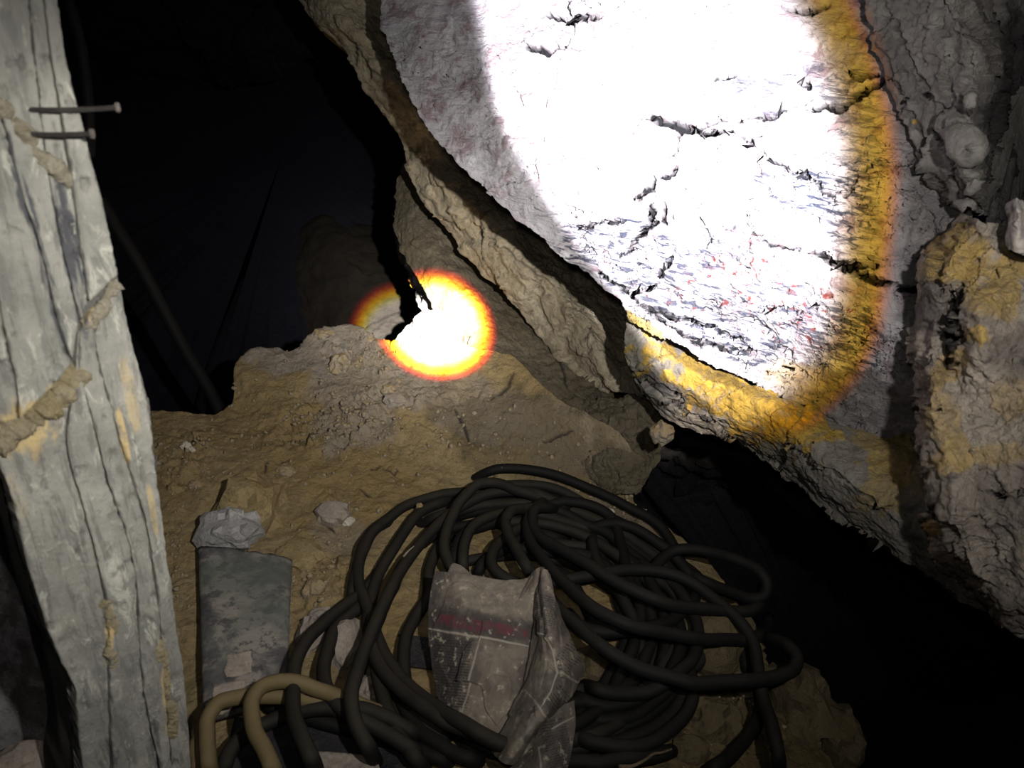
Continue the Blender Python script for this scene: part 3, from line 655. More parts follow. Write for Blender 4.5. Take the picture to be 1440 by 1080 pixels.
# grey spur at the frame's edge
spur_rows = [[(1418, 286, .90), (1428, 280, .87), (1445, 285, .87), (1480, 290, .9)], [(1415, 320, .90), (1426, 320, .86), (1445, 325, .86), (1490, 330, .9)], [(1418, 350, .90), (1430, 352, .87), (1448, 360, .87), (1490, 365, .9)]]
rock_patch('wall_right', spur_rows, 50, 40, M_grey, .008, 20, 63, .1, 'small grey spur of rock above the stained buttress')

# cavity behind on the left, and the far wall
cav_rows = [
    [(-100, -260, 2.6), (200, -260, 3.2), (500, -260, 3.4), (800, -260, 3.2)],
    [(-100, -80, 2.8), (200, -60, 3.6), (450, -60, 3.9), (800, -60, 3.6)],
    [(-60, 150, 3.1), (200, 150, 4.2), (450, 150, 4.8), (800, 150, 4.2)],
    [(0, 350, 3.2), (200, 350, 4.3), (420, 350, 4.9), (800, 350, 4.2)],
    [(40, 520, 3.0), (200, 520, 3.6), (400, 520, 4.0), (800, 520, 3.6)],
    [(60, 680, 2.6), (250, 680, 2.9), (450, 680, 3.2), (800, 680, 3.2)]]
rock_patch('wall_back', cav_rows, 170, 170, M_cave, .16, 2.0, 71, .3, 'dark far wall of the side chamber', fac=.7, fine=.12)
lump_rows = [
    [(340, 300, 4.66), (380, 262, 4.59), (430, 250, 4.52), (500, 262, 4.52), (560, 300, 4.59)],
    [(325, 340, 4.52), (380, 320, 4.19), (440, 310, 3.99), (520, 320, 3.99), (640, 340, 4.12)],
    [(330, 420, 4.39), (390, 410, 3.99), (450, 400, 3.79), (540, 410, 3.72), (680, 420, 3.86)],
    [(335, 490, 4.26), (400, 480, 3.86), (460, 480, 3.66), (550, 480, 3.56), (700, 500, 3.66)],
    [(340, 560, 4.12), (400, 560, 3.79), (460, 560, 3.59), (550, 560, 3.48), (700, 560, 3.59)]]
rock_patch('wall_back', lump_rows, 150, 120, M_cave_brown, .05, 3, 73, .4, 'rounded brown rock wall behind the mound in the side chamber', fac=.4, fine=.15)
# hanging brow at the top of the chamber
brow_rows = [
    [(90, -200, 2.7), (250, -200, 2.8), (420, -200, 2.9), (600, -200, 2.9)],
    [(100, -30, 2.9), (250, -20, 3.0), (400, -10, 3.0), (600, -10, 3.0)],
    [(130, 60, 3.15), (250, 60, 3.2), (380, 70, 3.15), (600, 70, 3.1)],
    [(150, 130, 3.5), (260, 110, 3.5), (395, 105, 3.25), (430, 85, 3.2), (600, 110, 3.2)]]
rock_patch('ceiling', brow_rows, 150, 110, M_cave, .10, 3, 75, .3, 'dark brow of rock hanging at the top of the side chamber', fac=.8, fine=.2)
# small dark column left of the bank edge
col_rows = [
    [(545, 300, 2.80), (560, 300, 2.72), (580, 300, 2.74)],
    [(558, 345, 2.78), (575, 345, 2.68), (600, 350, 2.72)],
    [(570, 380, 2.75), (590, 375, 2.62), (612, 385, 2.68)],
    [(578, 410, 2.72), (598, 408, 2.58), (618, 412, 2.66)],
    [(590, 432, 2.50), (605, 436, 2.40), (624, 432, 2.46)],
    [(604, 446, 2.36), (616, 444, 2.28), (632, 448, 2.32)]]
rock_patch('wall_back', col_rows, 60, 80, M_grey, .025, 12, 77, .25, 'small dark knobbly column of rock beside the hot light spot', fac=.8)
frag_rows = [
    [(592, 438, 2.36), (614, 434, 2.28), (634, 444, 2.28)],
    [(574, 456, 2.40), (612, 456, 2.24), (644, 464, 2.24)],
    [(560, 474, 2.40), (610, 478, 2.22), (654, 486, 2.20)],
    [(556, 500, 2.36), (614, 502, 2.18), (660, 506, 2.16)]]
rock_patch('wall_back', frag_rows, 40, 40, M_grey, .012, 14, 78, .12, 'grey chip of rock inside the hot light spot')

# black hole on the right: recess wall under the lip, far floor
rec_rows = [
    [(880, 560, 2.45), (960, 560, 2.4), (1060, 600, 2.3), (1200, 650, 2.1), (1500, 800, 1.9)],
    [(870, 620, 2.6), (960, 620, 2.5), (1060, 650, 2.4), (1200, 720, 2.3), (1500, 860, 2.1)],
    [(860, 680, 3.0), (960, 680, 2.9), (1060, 700, 2.8), (1200, 780, 2.7), (1500, 920, 2.5)],
    [(850, 760, 3.6), (960, 780, 3.6), (1060, 820, 3.5), (1200, 880, 3.4), (1500, 1000, 3.2)],
    [(850, 900, 4.0), (960, 960, 4.0), (1060, 1000, 4.0), (1200, 1050, 3.9), (1500, 1100, 3.6)],
    [(850, 1300, 4.0), (960, 1300, 4.0), (1060, 1300, 4.0), (1200, 1300, 3.9), (1600, 1300, 3.6)]]
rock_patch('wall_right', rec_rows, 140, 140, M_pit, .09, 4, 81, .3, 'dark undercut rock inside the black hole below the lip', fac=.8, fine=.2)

# ------------------------------------------------------------------ board-marked concrete wall on the left
aw = math.radians(40)
WD = -FH * math.cos(aw) - RH * math.sin(aw)          # the wall runs back past the viewer and leans a little
WP0 = ray(270., 1080.) * 0.95
WG = np.array([-.094, .93, .355]); WG /= np.linalg.norm(WG)
WN = np.cross(WD, WG); WN /= np.linalg.norm(WN)
if WN @ (-WP0) < 0: WN = -WN                               # towards the camera
def wall_z(px, py, off=0.0):
    r = ray(px, py); return (WN @ WP0 + off) / (r @ WN)
WNW = C2W @ WN
def yline(pts, y0, y1, n=40):
    p = np.asarray(pts, float); y = np.linspace(y0, y1, n); return np.stack([np.interp(y, p[:, 1], p[:, 0]), y], 1)
S_E = [(66, -90), (78, -20), (90, 60), (105, 130), (128, 215), (150, 300), (160, 350), (175, 430), (190, 500), (211, 560), (215, 600), (222, 680), (235, 780), (250, 880), (262, 970), (270, 1080), (280, 1200)]
S_1 = [(-50, -90), (-20, 60), (8, 185), (30, 270), (55, 340), (72, 410), (90, 480), (106, 520), (102, 560), (93, 603), (97, 650), (111, 689), (122, 730), (139, 792), (150, 847), (155, 880), (154, 958), (158, 1080), (162, 1200)]
S_2 = [(30, -90), (45, 40), (55, 130), (66, 230), (80, 310), (95, 380), (112, 450), (113, 522), (122, 556), (133, 606), (147, 656), (161, 711), (175, 739), (189, 789), (195, 860), (198, 930), (203, 975), (211, 1019), (224, 1070), (236, 1200)]
S_5 = [(52, -90), (70, 60), (85, 150), (100, 240), (112, 320), (125, 420), (132, 470), (139, 508), (156, 569), (172, 631), (181, 656), (192, 689), (203, 722), (210, 760), (222, 840), (229, 900), (234, 980), (240, 1060), (250, 1200)]
S_0 = [(-90, -90), (-60, 200), (-20, 350), (3, 441), (18, 515), (26, 551), (28, 600)]
S_L = [(-240, -90), (-240, 1200)]
S_H = [(-30, 590), (-8, 640), (8, 668), (22, 720), (40, 800), (62, 870), (85, 930), (105, 970), (110, 1030), (118, 1090), (126, 1200)]
wall = empty('wall_left', tuple(at(190., 1050., float(wall_z(190., 1050.)))))
tag(wall, 'weathered grey board-marked concrete wall with two nails sticking out', kind='structure')
WINV = np.array(wall.matrix_world.translation)
def wall_local(o):
    o.matrix_parent_inverse = wall.matrix_world.inverted()
def wall_panel(L, R, ly, ry, seed, off=0.0, nu=46, nv=None, gap=0.9):
    l = yline(L, *ly); r = yline(R, *ry)
    nv = nv or int((ly[1] - ly[0]) / 4) + 8
    rows = [[(l[k, 0] + gap, l[k, 1], 0), (r[k, 0] - gap, r[k, 1], 0)] for k in range(0, 40, 3)]
    Gd = loft(rows, nu, nv); X, Y = Gd[..., 0], Gd[..., 1]
    q = np.stack([X, Y, X * 0 + seed], -1)
    ed = np.minimum.reduce([np.linspace(0, 1, nu)[None, :] + 0 * X, np.linspace(1, 0, nu)[None, :] + 0 * X]) * np.abs(r[:, 0] - l[:, 0]).mean()
    X = X + 2.6 * fbm(q, 1 / 16., 4, .6, seed) * (1 - sstep(ed, 2, 12))
    P = at(X, Y, wall_z(X, Y, off))
    gv = P @ np.array([[1, 0, 0], [0, 1, 0], [0, 0, .13]])
    d = .0022 * fbm(gv, 55, 5, .6, seed) + .0016 * fbm(P, 60, 4, .6, seed + 1) + .0045 * fbm(P, 14, 3, .5, seed + 2)
    chips = sstep(fbm(P, 42, 4, .55, seed + 4), .22, .42)
    openj = sstep(fbm(q, 1 / 70., 3, .6, seed + 12), -.18, .12)
    d = d - .004 * chips - .006 * openj * (1 - sstep(ed + 5 * fbm(q, 1 / 14., 4, .6, seed + 3), -2.0, 1.6))
    P = P + WNW * d[..., None]
    edge = 1 - sstep(ed + 5 * fbm(q, 1 / 14., 4, .65, seed + 3), -2.0, 1.2)
    edge = edge * (.25 + .75 * openj)
    oc = blob_mask(X, Y, [(175, 620, 6, 45, -12, .9), (155, 880, 9, 28, 0, 1), (215, 720, 5, 40, -10, .6), (232, 960, 7, 60, -5, .7), (240, 1020, 8, 14, 0, 1), (40, 600, 60, 40, -40, .9), (75, 560, 18, 18, 0, 1), (130, 440, 22, 12, -55, .7), (185, 560, 10, 60, -12, .5), (20, 690, 12, 40, -20, .4)], 22)
    dk = blob_mask(X, Y, [(38, 290, 11, 110, -15, 1), (80, 440, 9, 60, -14, .9), (97, 340, 15, 105, -10, 1), (110, 420, 9, 60, -12, .8), (60, 110, 8, 60, 0, .3), (150, 1060, 16, 18, 0, .7), (150, 855, 8, 40, -10, .6), (215, 1040, 10, 40, -10, .7)], 23)
    o = patch_mesh('concrete_panel', P, M_conc, .03, .02, parent=wall, masks={'mask': rgba(np.clip(edge * .7 + chips * .25, 0, 1), oc, dk)}, back=-WNW)
    wall_local(o); return o
for a in [(S_L, S_0, (-90, 618), (-90, 592), 1), (S_0, S_1, (-90, 588), (-90, 512), 2), (S_H, S_1, (600, 1200), (532, 1200), 3), (S_1, S_2, (-90, 506), (-90, 448), 4), (S_1, S_2, (520, 1200), (462, 1200), 5),
          (S_2, S_5, (-90, 452), (-90, 422), 6), (S_2, S_5, (466, 1200), (440, 1200), 7), (S_5, S_E, (-90, 424), (-90, 385), 8), (S_5, S_E, (438, 1200), (402, 1200), 9)]:
    wall_panel(*a, off=.004 * ((a[4] * 7) % 3 - 1))
def core_piece(L, R, ly, ry):
    l = yline(L, *ly); r = yline(R, *ry)
    Gd = loft([[(l[k, 0], l[k, 1], 0), (r[k, 0] - 2, r[k, 1], 0)] for k in range(0, 40, 3)], 50, 120); X, Y = Gd[..., 0], Gd[..., 1]
    P = at(X, Y, wall_z(X, Y, -.010)); P = P + WNW * (.004 * fbm(P, 30, 4, .6, 5))[..., None]
    o = patch_mesh('concrete_core', P, M_core, .14, .0, parent=wall, back=-WNW); wall_local(o)
core_piece(S_L, S_E, (-90, 622), (-90, 600)); core_piece(S_H, S_E, (590, 1200), (560, 1200))

def tube(pts, rad, nseg=10, closed=False, seed=0, jit=0.0, cap=True):
    """pts (n,3) world points; rad scalar or array -> verts, faces"""
    p = np.asarray(pts, float); n = len(p); rad = np.broadcast_to(np.asarray(rad, float), (n,))
    T = np.gradient(p, axis=0); T /= np.maximum(np.linalg.norm(T, axis=1, keepdims=True), 1e-9)
    N = np.zeros_like(p); a = np.array([0, 0, 1.0]) if abs(T[0][2]) < .9 else np.array([1.0, 0, 0])
    N[0] = np.cross(T[0], a); N[0] /= np.linalg.norm(N[0])
    for i in range(1, n):
        v = N[i - 1] - T[i] * (N[i - 1] @ T[i]); N[i] = v / max(np.linalg.norm(v), 1e-9)
    B = np.cross(T, N); th = np.linspace(0, 2 * np.pi, nseg, endpoint=False)
    R = rad[:, None] * np.ones(nseg)
    V = p[:, None, :] + R[..., None] * (np.cos(th)[None, :, None] * N[:, None, :] + np.sin(th)[None, :, None] * B[:, None, :])
    if jit: V = V + jit * np.stack([fbm(V, 40, 4, .6, seed + k) for k in range(3)], -1)
    idx = np.arange(n * nseg).reshape(n, nseg)
    f = [tuple(q) for q in np.stack([idx[:-1], np.roll(idx[:-1], -1, 1), np.roll(idx[1:], -1, 1), idx[1:]], -1).reshape(-1, 4)]
    if cap: f += [tuple(idx[0][::-1]), tuple(idx[-1])]
    return V.reshape(-1, 3), f
# mortar squeezed out of the cross joints
def mortar(pts, rad, mat, seed):
    c = cat(pts, 110); P = at(c[:, 0], c[:, 1], wall_z(c[:, 0], c[:, 1], -.6 * rad)); s = np.linspace(0, 1, 110)
    r = rad * (.55 + .9 * np.clip(fbm(np.stack([s * 9, s * 0, s * 0 + seed], -1), 1, 4, .6, seed) + .4, 0, 1.3)) * np.clip(np.minimum(s, 1 - s) * 14 + .25, 0, 1)
    V, f = tube(P, r, 18, seed=seed, jit=.0085)
    n_ = fbm(V, 150, 4, .65, seed); V = V + WNW * (.0035 * n_)[:, None]
    o = link_mesh('mortar_ridge', V, f, mat, wall); wall_local(o)
mortar([(-30, 640), (0, 622), (30, 596), (60, 572), (85, 552), (100, 524), (110, 505)], .0150, M_mortar_o, 1)
mortar([(-20, 148), (8, 152), (30, 172), (42, 195), (60, 222), (85, 244), (108, 258), (126, 270)], .0075, M_mortar, 2)
mortar([(110, 474), (122, 458), (138, 442), (150, 424), (168, 396)], .0065, M_mortar, 3)
mortar([(148, 838), (156, 862), (157, 905), (155, 950)], .006, M_mortar_o, 5)
mortar([(218, 900), (230, 930), (236, 985), (243, 1015), (242, 1040)], .006, M_mortar_o, 6)
def nail(bx, by, tx, ty, dz, label, seed):
    zb = float(wall_z(float(bx), float(by), -.006)); b = at(float(bx), float(by), zb); t_ = at(float(tx), float(ty), zb + dz)
    t = tag(empty('nail', tuple(b)), label, 'nail', None)
    s = np.linspace(0, 1, 14)[:, None]; P = b + (t_ - b) * s; P[:, 2] -= .0012 * np.sin(s[:, 0] * 3.1)
    V, f = tube(P, .0022, 12); o = link_mesh('shank', V, f, M_steel, t); o.matrix_parent_inverse = t.matrix_world.inverted()
    d = (t_ - b) / np.linalg.norm(t_ - b)
    H = np.array([t_ - d * .0022, t_ - d * .0020, t_ + d * .0004, t_ + d * .0014, t_ + d * .0018]); V, f = tube(H, np.array([.0018, .0040, .0042, .0036, .001]), 16)
    o = link_mesh('nail_head', V, f, M_head, t); o.matrix_parent_inverse = t.matrix_world.inverted(); tag(o, 'worn pale steel head')
nail(26, 154, 166, 151, .022, 'upper and longer of the two nails sticking out of the concrete wall', 1)
nail(10, 187, 130, 188, .016, 'lower and shorter of the two nails sticking out of the concrete wall', 2)
# dark rock and a stone behind the broken corner of the wall
hole_rows = [[(-260, 600, 1.15), (0, 600, 1.2), (220, 640, 1.3)], [(-260, 800, 1.1), (0, 800, 1.15), (220, 800, 1.25)], [(-260, 1000, 1.0), (0, 1000, 1.1), (230, 1000, 1.2)], [(-260, 1250, .95), (0, 1250, 1.05), (250, 1250, 1.15)]]
rock_patch('wall_left', hole_rows, 90, 90, M_hole, .03, 8, 91, .2, 'dark rough rock seen through the broken corner of the concrete wall', fac=.6)

# ------------------------------------------------------------------ loose stones
def rock_obj(name, center, size, mat, seed, rotz=0.0, tilt=(0, 0), sub=3, amp=.28, fsc=1.6, flat_=False):
    bm = bmesh.new(); bmesh.ops.create_icosphere(bm, subdivisions=sub, radius=1.0)
    V = np.array([v.co[:] for v in bm.verts]); fa = [[v.index for v in f.verts] for f in bm.faces]; bm.free()
    f1, e = facets(V, fsc, seed, 1.0); d = 1 + amp * f1 + .35 * amp * fbm(V, 2.2, 4, .55, seed)
    V = V * d[:, None]
    if flat_: V[:, 2] = np.tanh(V[:, 2] * 3.2) / 1.0
    V = V * np.asarray(size)
    c, s = math.cos(rotz), math.sin(rotz); V = V @ np.array([[c, s, 0], [-s, c, 0], [0, 0, 1]])
    tx, ty = tilt
    V = V @ np.array([[1, 0, 0], [0, math.cos(tx), math.sin(tx)], [0, -math.sin(tx), math.cos(tx)]])
    V = V @ np.array([[math.cos(ty), 0, -math.sin(ty)], [0, 1, 0], [math.sin(ty), 0, math.cos(ty)]])
    o = link_mesh(name, V, fa, mat, smooth=False); o.location = center
    return o
def stone(px, py, wpx, hpx, mat, seed, label, name='stone', sink=.35, rotz=0., tilt=(0, 0), sub=3, flat_=False, lift=0., amp=.28, group=None, depth=None):
    p = lifted(float(px), float(py), lift)[0]
    zc = ((p - CAM) @ C2W)[2]; wx = wpx / F * zc / 2; hh = hpx / F * zc / 2
    up = hh * (1.0 if depth is None else depth)
    o = rock_obj(name, tuple(p + np.array([0, 0, up * (1 - 2 * sink) * .5])), (wx, max(wx * .75, hh), up), mat, seed, rotz, tilt, sub, amp, flat_=flat_)
    return tag(o, label, 'stone', group)
stone(326, 752, 84, 62, M_stone_grey, 101, 'grey freshly broken stone resting on the top end of the dark board', sink=.2, lift=.03, amp=.35)
stone(352, 726, 92, 96, M_stone_tan, 102, 'large tan dust covered rock just above the grey broken stone', 'rock', sink=.28, amp=.3)
stone(420, 785, 62, 22, M_stone_tan, 103, 'thin tan slate ledge at the corner of the dark board', 'slate', sink=.2, flat_=True, tilt=(.1, -.1))
stone(262, 630, 16, 13, M_stone_pale, 104, 'small pale stone on the dirt near the concrete wall', 'pebble', sink=.1)
stone(270, 634, 10, 8, M_stone_pale, 105, 'tiny pale chip beside the small pale stone', 'pebble', sink=.1)
stone(217, 638, 16, 13, M_stone_tan, 106, 'small tan stone touching the foot of the concrete wall', 'pebble', sink=.2)
stone(246, 690, 22, 18, M_stone_tan, 107, 'rounded tan stone between concrete wall and tan rock', sink=.3)
stone(276, 684, 22, 14, M_stone, 108, 'flat brown stone beside the rounded tan stone', sink=.3)
stone(402, 664, 26, 15, M_stone, 109, 'brown stone half buried above the large tan rock', sink=.35)
stone(478, 516, 24, 34, M_stone, 110, 'pinkish grey upright stone on the mound', sink=.25, amp=.3)
stone(556, 566, 30, 16, M_slate, 111, 'flat grey stone lying under the hot light spot', sink=.3, flat_=True, tilt=(.1, .3))
stone(548, 550, 24, 16, M_stone, 112, 'brown stone just above the flat grey stone', sink=.4)
stone(470, 728, 46, 34, M_slate, 113, 'flat grey slate half buried left of the cable coil', 'slate', sink=.3, flat_=True, tilt=(.35, 0))
stone(490, 735, 18, 14, M_stone_pale, 114, 'small pale stone on the edge of the half buried slate', 'pebble', sink=.2)
stone(442, 832, 30, 34, M_stone, 115, 'brown stone between the dark board and the cable coil', sink=.35)
stone(455, 872, 44, 26, M_slate, 116, 'grey flat stone left of the outermost cable loops', sink=.3)
stone(488, 915, 52, 76, M_slate, 117, 'broad grey stone showing between the left cable loops', 'rock', sink=.3, amp=.22)
stone(436, 900, 40, 60, M_slate, 118, 'grey slab of stone behind the outermost left cable loop', 'rock', sink=.4, amp=.2)
stone(524, 975, 34, 44, M_slate, 119, 'pale brown block of stone under the left cable loops', sink=.3)
stone(700, 695, 10, 8, M_stone, 120, 'small brown clod on the outer cable loop', 'pebble', sink=.2, lift=.02)
stone(590, 713, 11, 9, M_stone_tan, 121, 'tan clod lying on the upper cable loops', 'pebble', sink=.2, lift=.045)
stone(611, 728, 8, 8, M_stone_tan, 122, 'smaller tan clod lying on the upper cable loops', 'pebble', sink=.2, lift=.03)
stone(618, 773, 10, 10, M_stone, 123, 'brown clod beside the top corner of the crumpled newspaper', 'pebble', sink=.1, lift=.03)
stone(860, 720, 9, 7, M_stone_pale, 124, 'pale pebble on the dirt beyond the cable coil', 'pebble', sink=.2)
stone(1000, 905, 120, 130, M_stone_shaded, 125, 'large tan boulder under the right side of the cable coil', 'boulder', sink=.55, amp=.2)
stone(1046, 952, 34, 70, M_stone, 126, 'smooth grey white stone between tan boulder and hanging cable', sink=.2, amp=.15)
stone(1120, 990, 80, 110, M_stone_shaded, 127, 'angular tan rock at the brink of the black hole', 'rock', sink=.45, amp=.35)
stone(1000, 1020, 90, 70, M_stone_shaded, 128, 'tan clod of earth below the large tan boulder', 'rock', sink=.5, amp=.35)
stone(965, 1058, 60, 44, M_stone_shaded, 129, 'brown stone at the lower end of the cable coil', sink=.4)
stone(960, 845, 60, 44, M_stone_shaded, 130, 'tan rock inside the right hand cable loops', 'rock', sink=.5, amp=.25)
stone(962, 835, 12, 10, M_stone_pale, 131, 'pale chip on the tan rock inside the cable loops', 'pebble', sink=.1, lift=.02)
stone(830, 945, 60, 70, M_stone_shaded, 132, 'tan rock showing right of the crumpled newspaper', 'rock', sink=.55, amp=.2)
stone(1175, 1040, 60, 90, M_stone_shaded, 133, 'brown rock falling away into the black hole', 'rock', sink=.4, amp=.3)
stone(520, 480, 14, 9, M_stone, 136, 'small stone on the crest of the mound', 'pebble', sink=.3)
stone(455, 470, 26, 12, M_stone, 137, 'brown stone on the crest of the mound', sink=.4)
stone(930, 612, 34, 34, M_stone, 138, 'rounded dark stone at the mouth of the black hole', sink=.3, lift=.11)
# a pale stone low behind the wall corner
p = at(30., 1085., 1.0); tag(rock_obj('stone', tuple(p), (.045, .04, .035), M_slate, 139, sub=3, amp=.15), 'blurred pale stone behind the broken wall corner', 'stone')

# gravel and crumbs strewn over the dirt: far too many to count
gv, gf = [], []
bm = bmesh.new(); bmesh.ops.create_icosphere(bm, subdivisions=1, radius=1.0); bV = np.array([v.co[:] for v in bm.verts]); bF = np.array([[v.index for v in f.verts] for f in bm.faces]); bm.free()
zones = [(480, 590, 70, 32, 260), (440, 570, 120, 50, 160), (260, 640, 45, 35, 90), (520, 500, 80, 22, 160), (840, 700, 60, 26, 160), (400, 650, 180, 70, 160), (600, 600, 150, 40, 120), (450, 800, 40, 60, 90), (700, 640, 120, 20, 60), (245, 800, 16, 120, 110), (1000, 950, 110, 110, 160)]
rg = np.random.default_rng(21); k = 0
for zx, zy, rx, ry, n in zones:
    for _ in range(n):
        x, y = zx + rg.normal() * rx * .6, zy + rg.normal() * ry * .6
        i = np.argmin((_gpx[:, 0] - x) ** 2 + (_gpx[:, 1] - y) ** 2)
        if (_gpx[i, 0] - x) ** 2 + (_gpx[i, 1] - y) ** 2 > 60: continue
        s = .0022 + .0045 * rg.random() ** 3; v = bV * (1 + .35 * rg.normal(size=(len(bV), 1))) * s * (.7 + .6 * rg.random(3)) + _gflat[i] + np.array([0, 0, s * .3])
        gv.append(v); gf.append(bF + k * len(bV)); k += 1
o = link_mesh('gravel', np.concatenate(gv), np.concatenate(gf), M_stone, smooth=False); tag(o, 'crumbs of gravel and earth strewn over the dirt floor', 'gravel', kind='stuff')

# ------------------------------------------------------------------ dark board
def board():
    c = [(279, 766), (411, 782), (404, 965), (286, 1000)]
    h = [.050, .030, .035, .060]
    top = [lifted(float(x), float(y), hh)[0] for (x, y), hh in zip(c, h)]
    t = tag(empty('board', tuple(np.mean(top, 0))), 'dark mottled board lying on the dirt beside the concrete wall', 'board')
    nu, nv = 34, 44; u = np.linspace(0, 1, nu)[None, :, None]; v = np.linspace(0, 1, nv)[:, None, None]
    T = (1 - v) * ((1 - u) * top[0] + u * top[1]) + v * ((1 - u) * top[3] + u * top[2])
    ez = sstep(v[..., 0], 0, .04) * 0
    up = np.cross(top[1] - top[0], top[3] - top[0]); up /= np.linalg.norm(up); up *= np.sign(up[2])
    T = T + up * (.004 * fbm(T, 9, 4, .5, 4) - .010 * (np.abs(u[..., 0] - .5) * 2) ** 6)[..., None]
    jag = (.012 * fbm(np.stack([u[0, :, 0] * 6, u[0, :, 0] * 0, u[0, :, 0] * 0], -1), 1, 4, .6, 5))
    T = T + (top[0] - top[3])[None, None, :] / np.linalg.norm(top[0] - top[3]) * (jag[None, :, None] * (1 - v) ** 6)
    o = patch_mesh('plank', T, M_board, .035, .0, parent=t, back=-up, rings=(.1, .5, 1.0)); o.matrix_parent_inverse = t.matrix_world.inverted()
    # strips of peeling grey film on its lower half
    for (a, b2, cc, dd) in [((318, 920), (352, 915), (356, 945), (316, 955)), ((300, 965), (345, 955), (350, 985), (300, 1010))]:
        Gd = loft([[(*a, 0), (*b2, 0)], [(*dd, 0), (*cc, 0)]], 14, 14); X, Y = Gd[..., 0], Gd[..., 1]
        d0 = np.array([((p - CAM) @ C2W)[2] for p in T.reshape(-1, 3)]); pr = (T.reshape(-1, 3) - CAM) @ C2W; pxs = pr[:, 0] / pr[:, 2] * F + 720; pys = pr[:, 1] / pr[:, 2] * F + 540
        Z = np.array([d0[np.argmin((pxs - x) ** 2 + (pys - y) ** 2)] for x, y in zip(X.ravel(), Y.ravel())]).reshape(X.shape)
        X = X + 5 * fbm(np.stack([X, Y, X * 0], -1), 1 / 12., 4, .65, 3); Y = Y + 5 * fbm(np.stack([X, Y, X * 0 + 9], -1), 1 / 12., 4, .65, 4)
        P = at(X, Y, Z - .004) + .004 * np.stack([fbm(at(X, Y, Z), 30, 3, .5, k) for k in range(3)], -1)
        o = patch_mesh('peeling_film', P, M_slate, .004, .0, parent=t, rings=(1.0,)); o.matrix_parent_inverse = t.matrix_world.inverted(); tag(o, 'lighter grey peeling film')
board()

# ------------------------------------------------------------------ the big coil of black cable
RC = .0118
coil_base = ground(740., 900.)
coil = tag(empty('cable_coil', tuple(coil_base)), 'big tangled coil of thick black cable heaped on the dirt', 'cable')
def strand(pts, h, mat=None, r=RC, label=None, seed=0, n=None, wob=.004):
    c = cat(np.asarray(pts, float), n or max(24, int(sum(math.dist(pts[i][:2], pts[i + 1][:2]) for i in range(len(pts) - 1)) / 7)))
    s = np.linspace(0, 1, len(c)); hh = np.interp(s, np.linspace(0, 1, len(h)), h) if hasattr(h, '__len__') else np.full(len(c), h)
    e_ = sstep(np.minimum(s, 1 - s), 0, .07); hh = hh * e_ - .035 * (1 - e_)
    z = gz(np.clip(c[:, 0], 230, 1170), np.minimum(c[:, 1], 1290)); k = np.ones(9) / 9; z = np.convolve(np.pad(z, 4, 'edge'), k, 'valid')
    rr = ray(c[:, 0], c[:, 1]); P = to_world(rr * (z - (hh + r) / (rr @ G))[:, None])
    P = P + wob * np.stack([fbm(np.stack([s * 6, s * 0 + seed, s * 0 + q], -1), 1, 3, .5, seed + q) for q in range(3)], -1)
    V, f = tube(P, r, 12); o = link_mesh('cable_loop', V, f, mat or M_cable, coil); o.matrix_parent_inverse = coil.matrix_world.inverted()
    if label: o['label'] = label
    return o
D = M_cable_dark
# filler turns of the coil, deep in the heap (top, right and bottom of the ring)
rf = np.random.default_rng(12)
for i in range(17):
    cx, cy = 742 + rf.normal() * 14, 872 + rf.normal() * 10
    ax, ay = 120 + 118 * rf.random(), 92 + 92 * rf.random() ** .8
    if i % 3 == 0: ax, ay = 215 + 16 * rf.random(), 165 + 18 * rf.random()
    a0, a1 = math.radians(-125 + rf.normal() * 12), math.radians(120 + rf.normal() * 15)
    th = np.linspace(a0, a1, 16); tl = math.radians(10)
    pts = [(cx + ax * math.cos(q) * math.cos(tl) - ay * math.sin(q) * math.sin(tl) + rf.normal() * 4, cy + ax * math.cos(q) * math.sin(tl) + ay * math.sin(q) * math.cos(tl) + rf.normal() * 4) for q in th]
    strand(pts, .002 + .05 * rf.random(), M_cable if i % 2 else D, seed=200 + i)
S = strand
S([(500, 880), (495, 860), (496, 827), (503, 793), (511, 764), (526, 743), (545, 729), (567, 712), (597, 701), (626, 694), (653, 692), (700, 690), (760, 698), (830, 718), (900, 752), (955, 800), (978, 870), (970, 940)], [.02, .03, .01, .005, .01, .02, .03, .03], seed=1)
S([(559, 732), (545, 735), (530, 743), (513, 770), (505, 790), (504, 818), (513, 845), (528, 892), (545, 927), (579, 969), (613, 995), (655, 1020), (694, 1042), (740, 1060)], [.03, .03, .04, .06, .08, .10, .10], seed=2)
S([(650, 700), (626, 705), (605, 712), (584, 727), (567, 750), (553, 772), (540, 793), (530, 814), (522, 839), (517, 870), (522, 905), (536, 969), (553, 1016), (575, 1054), (605, 1090)], [.02, .03, .03, .03, .05, .05, .05, .05], seed=3)
S([(790, 712), (760, 700), (726, 689), (688, 678), (672, 681), (659, 693), (645, 708), (634, 729), (626, 754), (624, 768), (628, 783), (634, 797), (645, 815), (670, 830)], [.04, .06, .075, .08, .07, .06, .05], seed=4)
S([(830, 725), (780, 705), (751, 693), (720, 690), (688, 694), (657, 708), (630, 725), (613, 741), (597, 758), (580, 779), (563, 804), (550, 830), (535, 862), (520, 897), (505, 935), (494, 978), (499, 1012), (515, 1046), (536, 1085)], [.04, .055, .055, .055, .06, .08, .10, .11, .10, .08], seed=5)
S([(570, 790), (557, 815), (541, 850), (532, 870), (524, 895), (512, 918)], [.05, .06, .07, .08], seed=6)
S([(535, 800), (515, 830), (492, 846), (464, 867), (434, 897), (417, 927), (411, 961), (413, 1003), (426, 1042), (450, 1090)], [.02, .03, .05, .08, .11, .12, .12], seed=7)
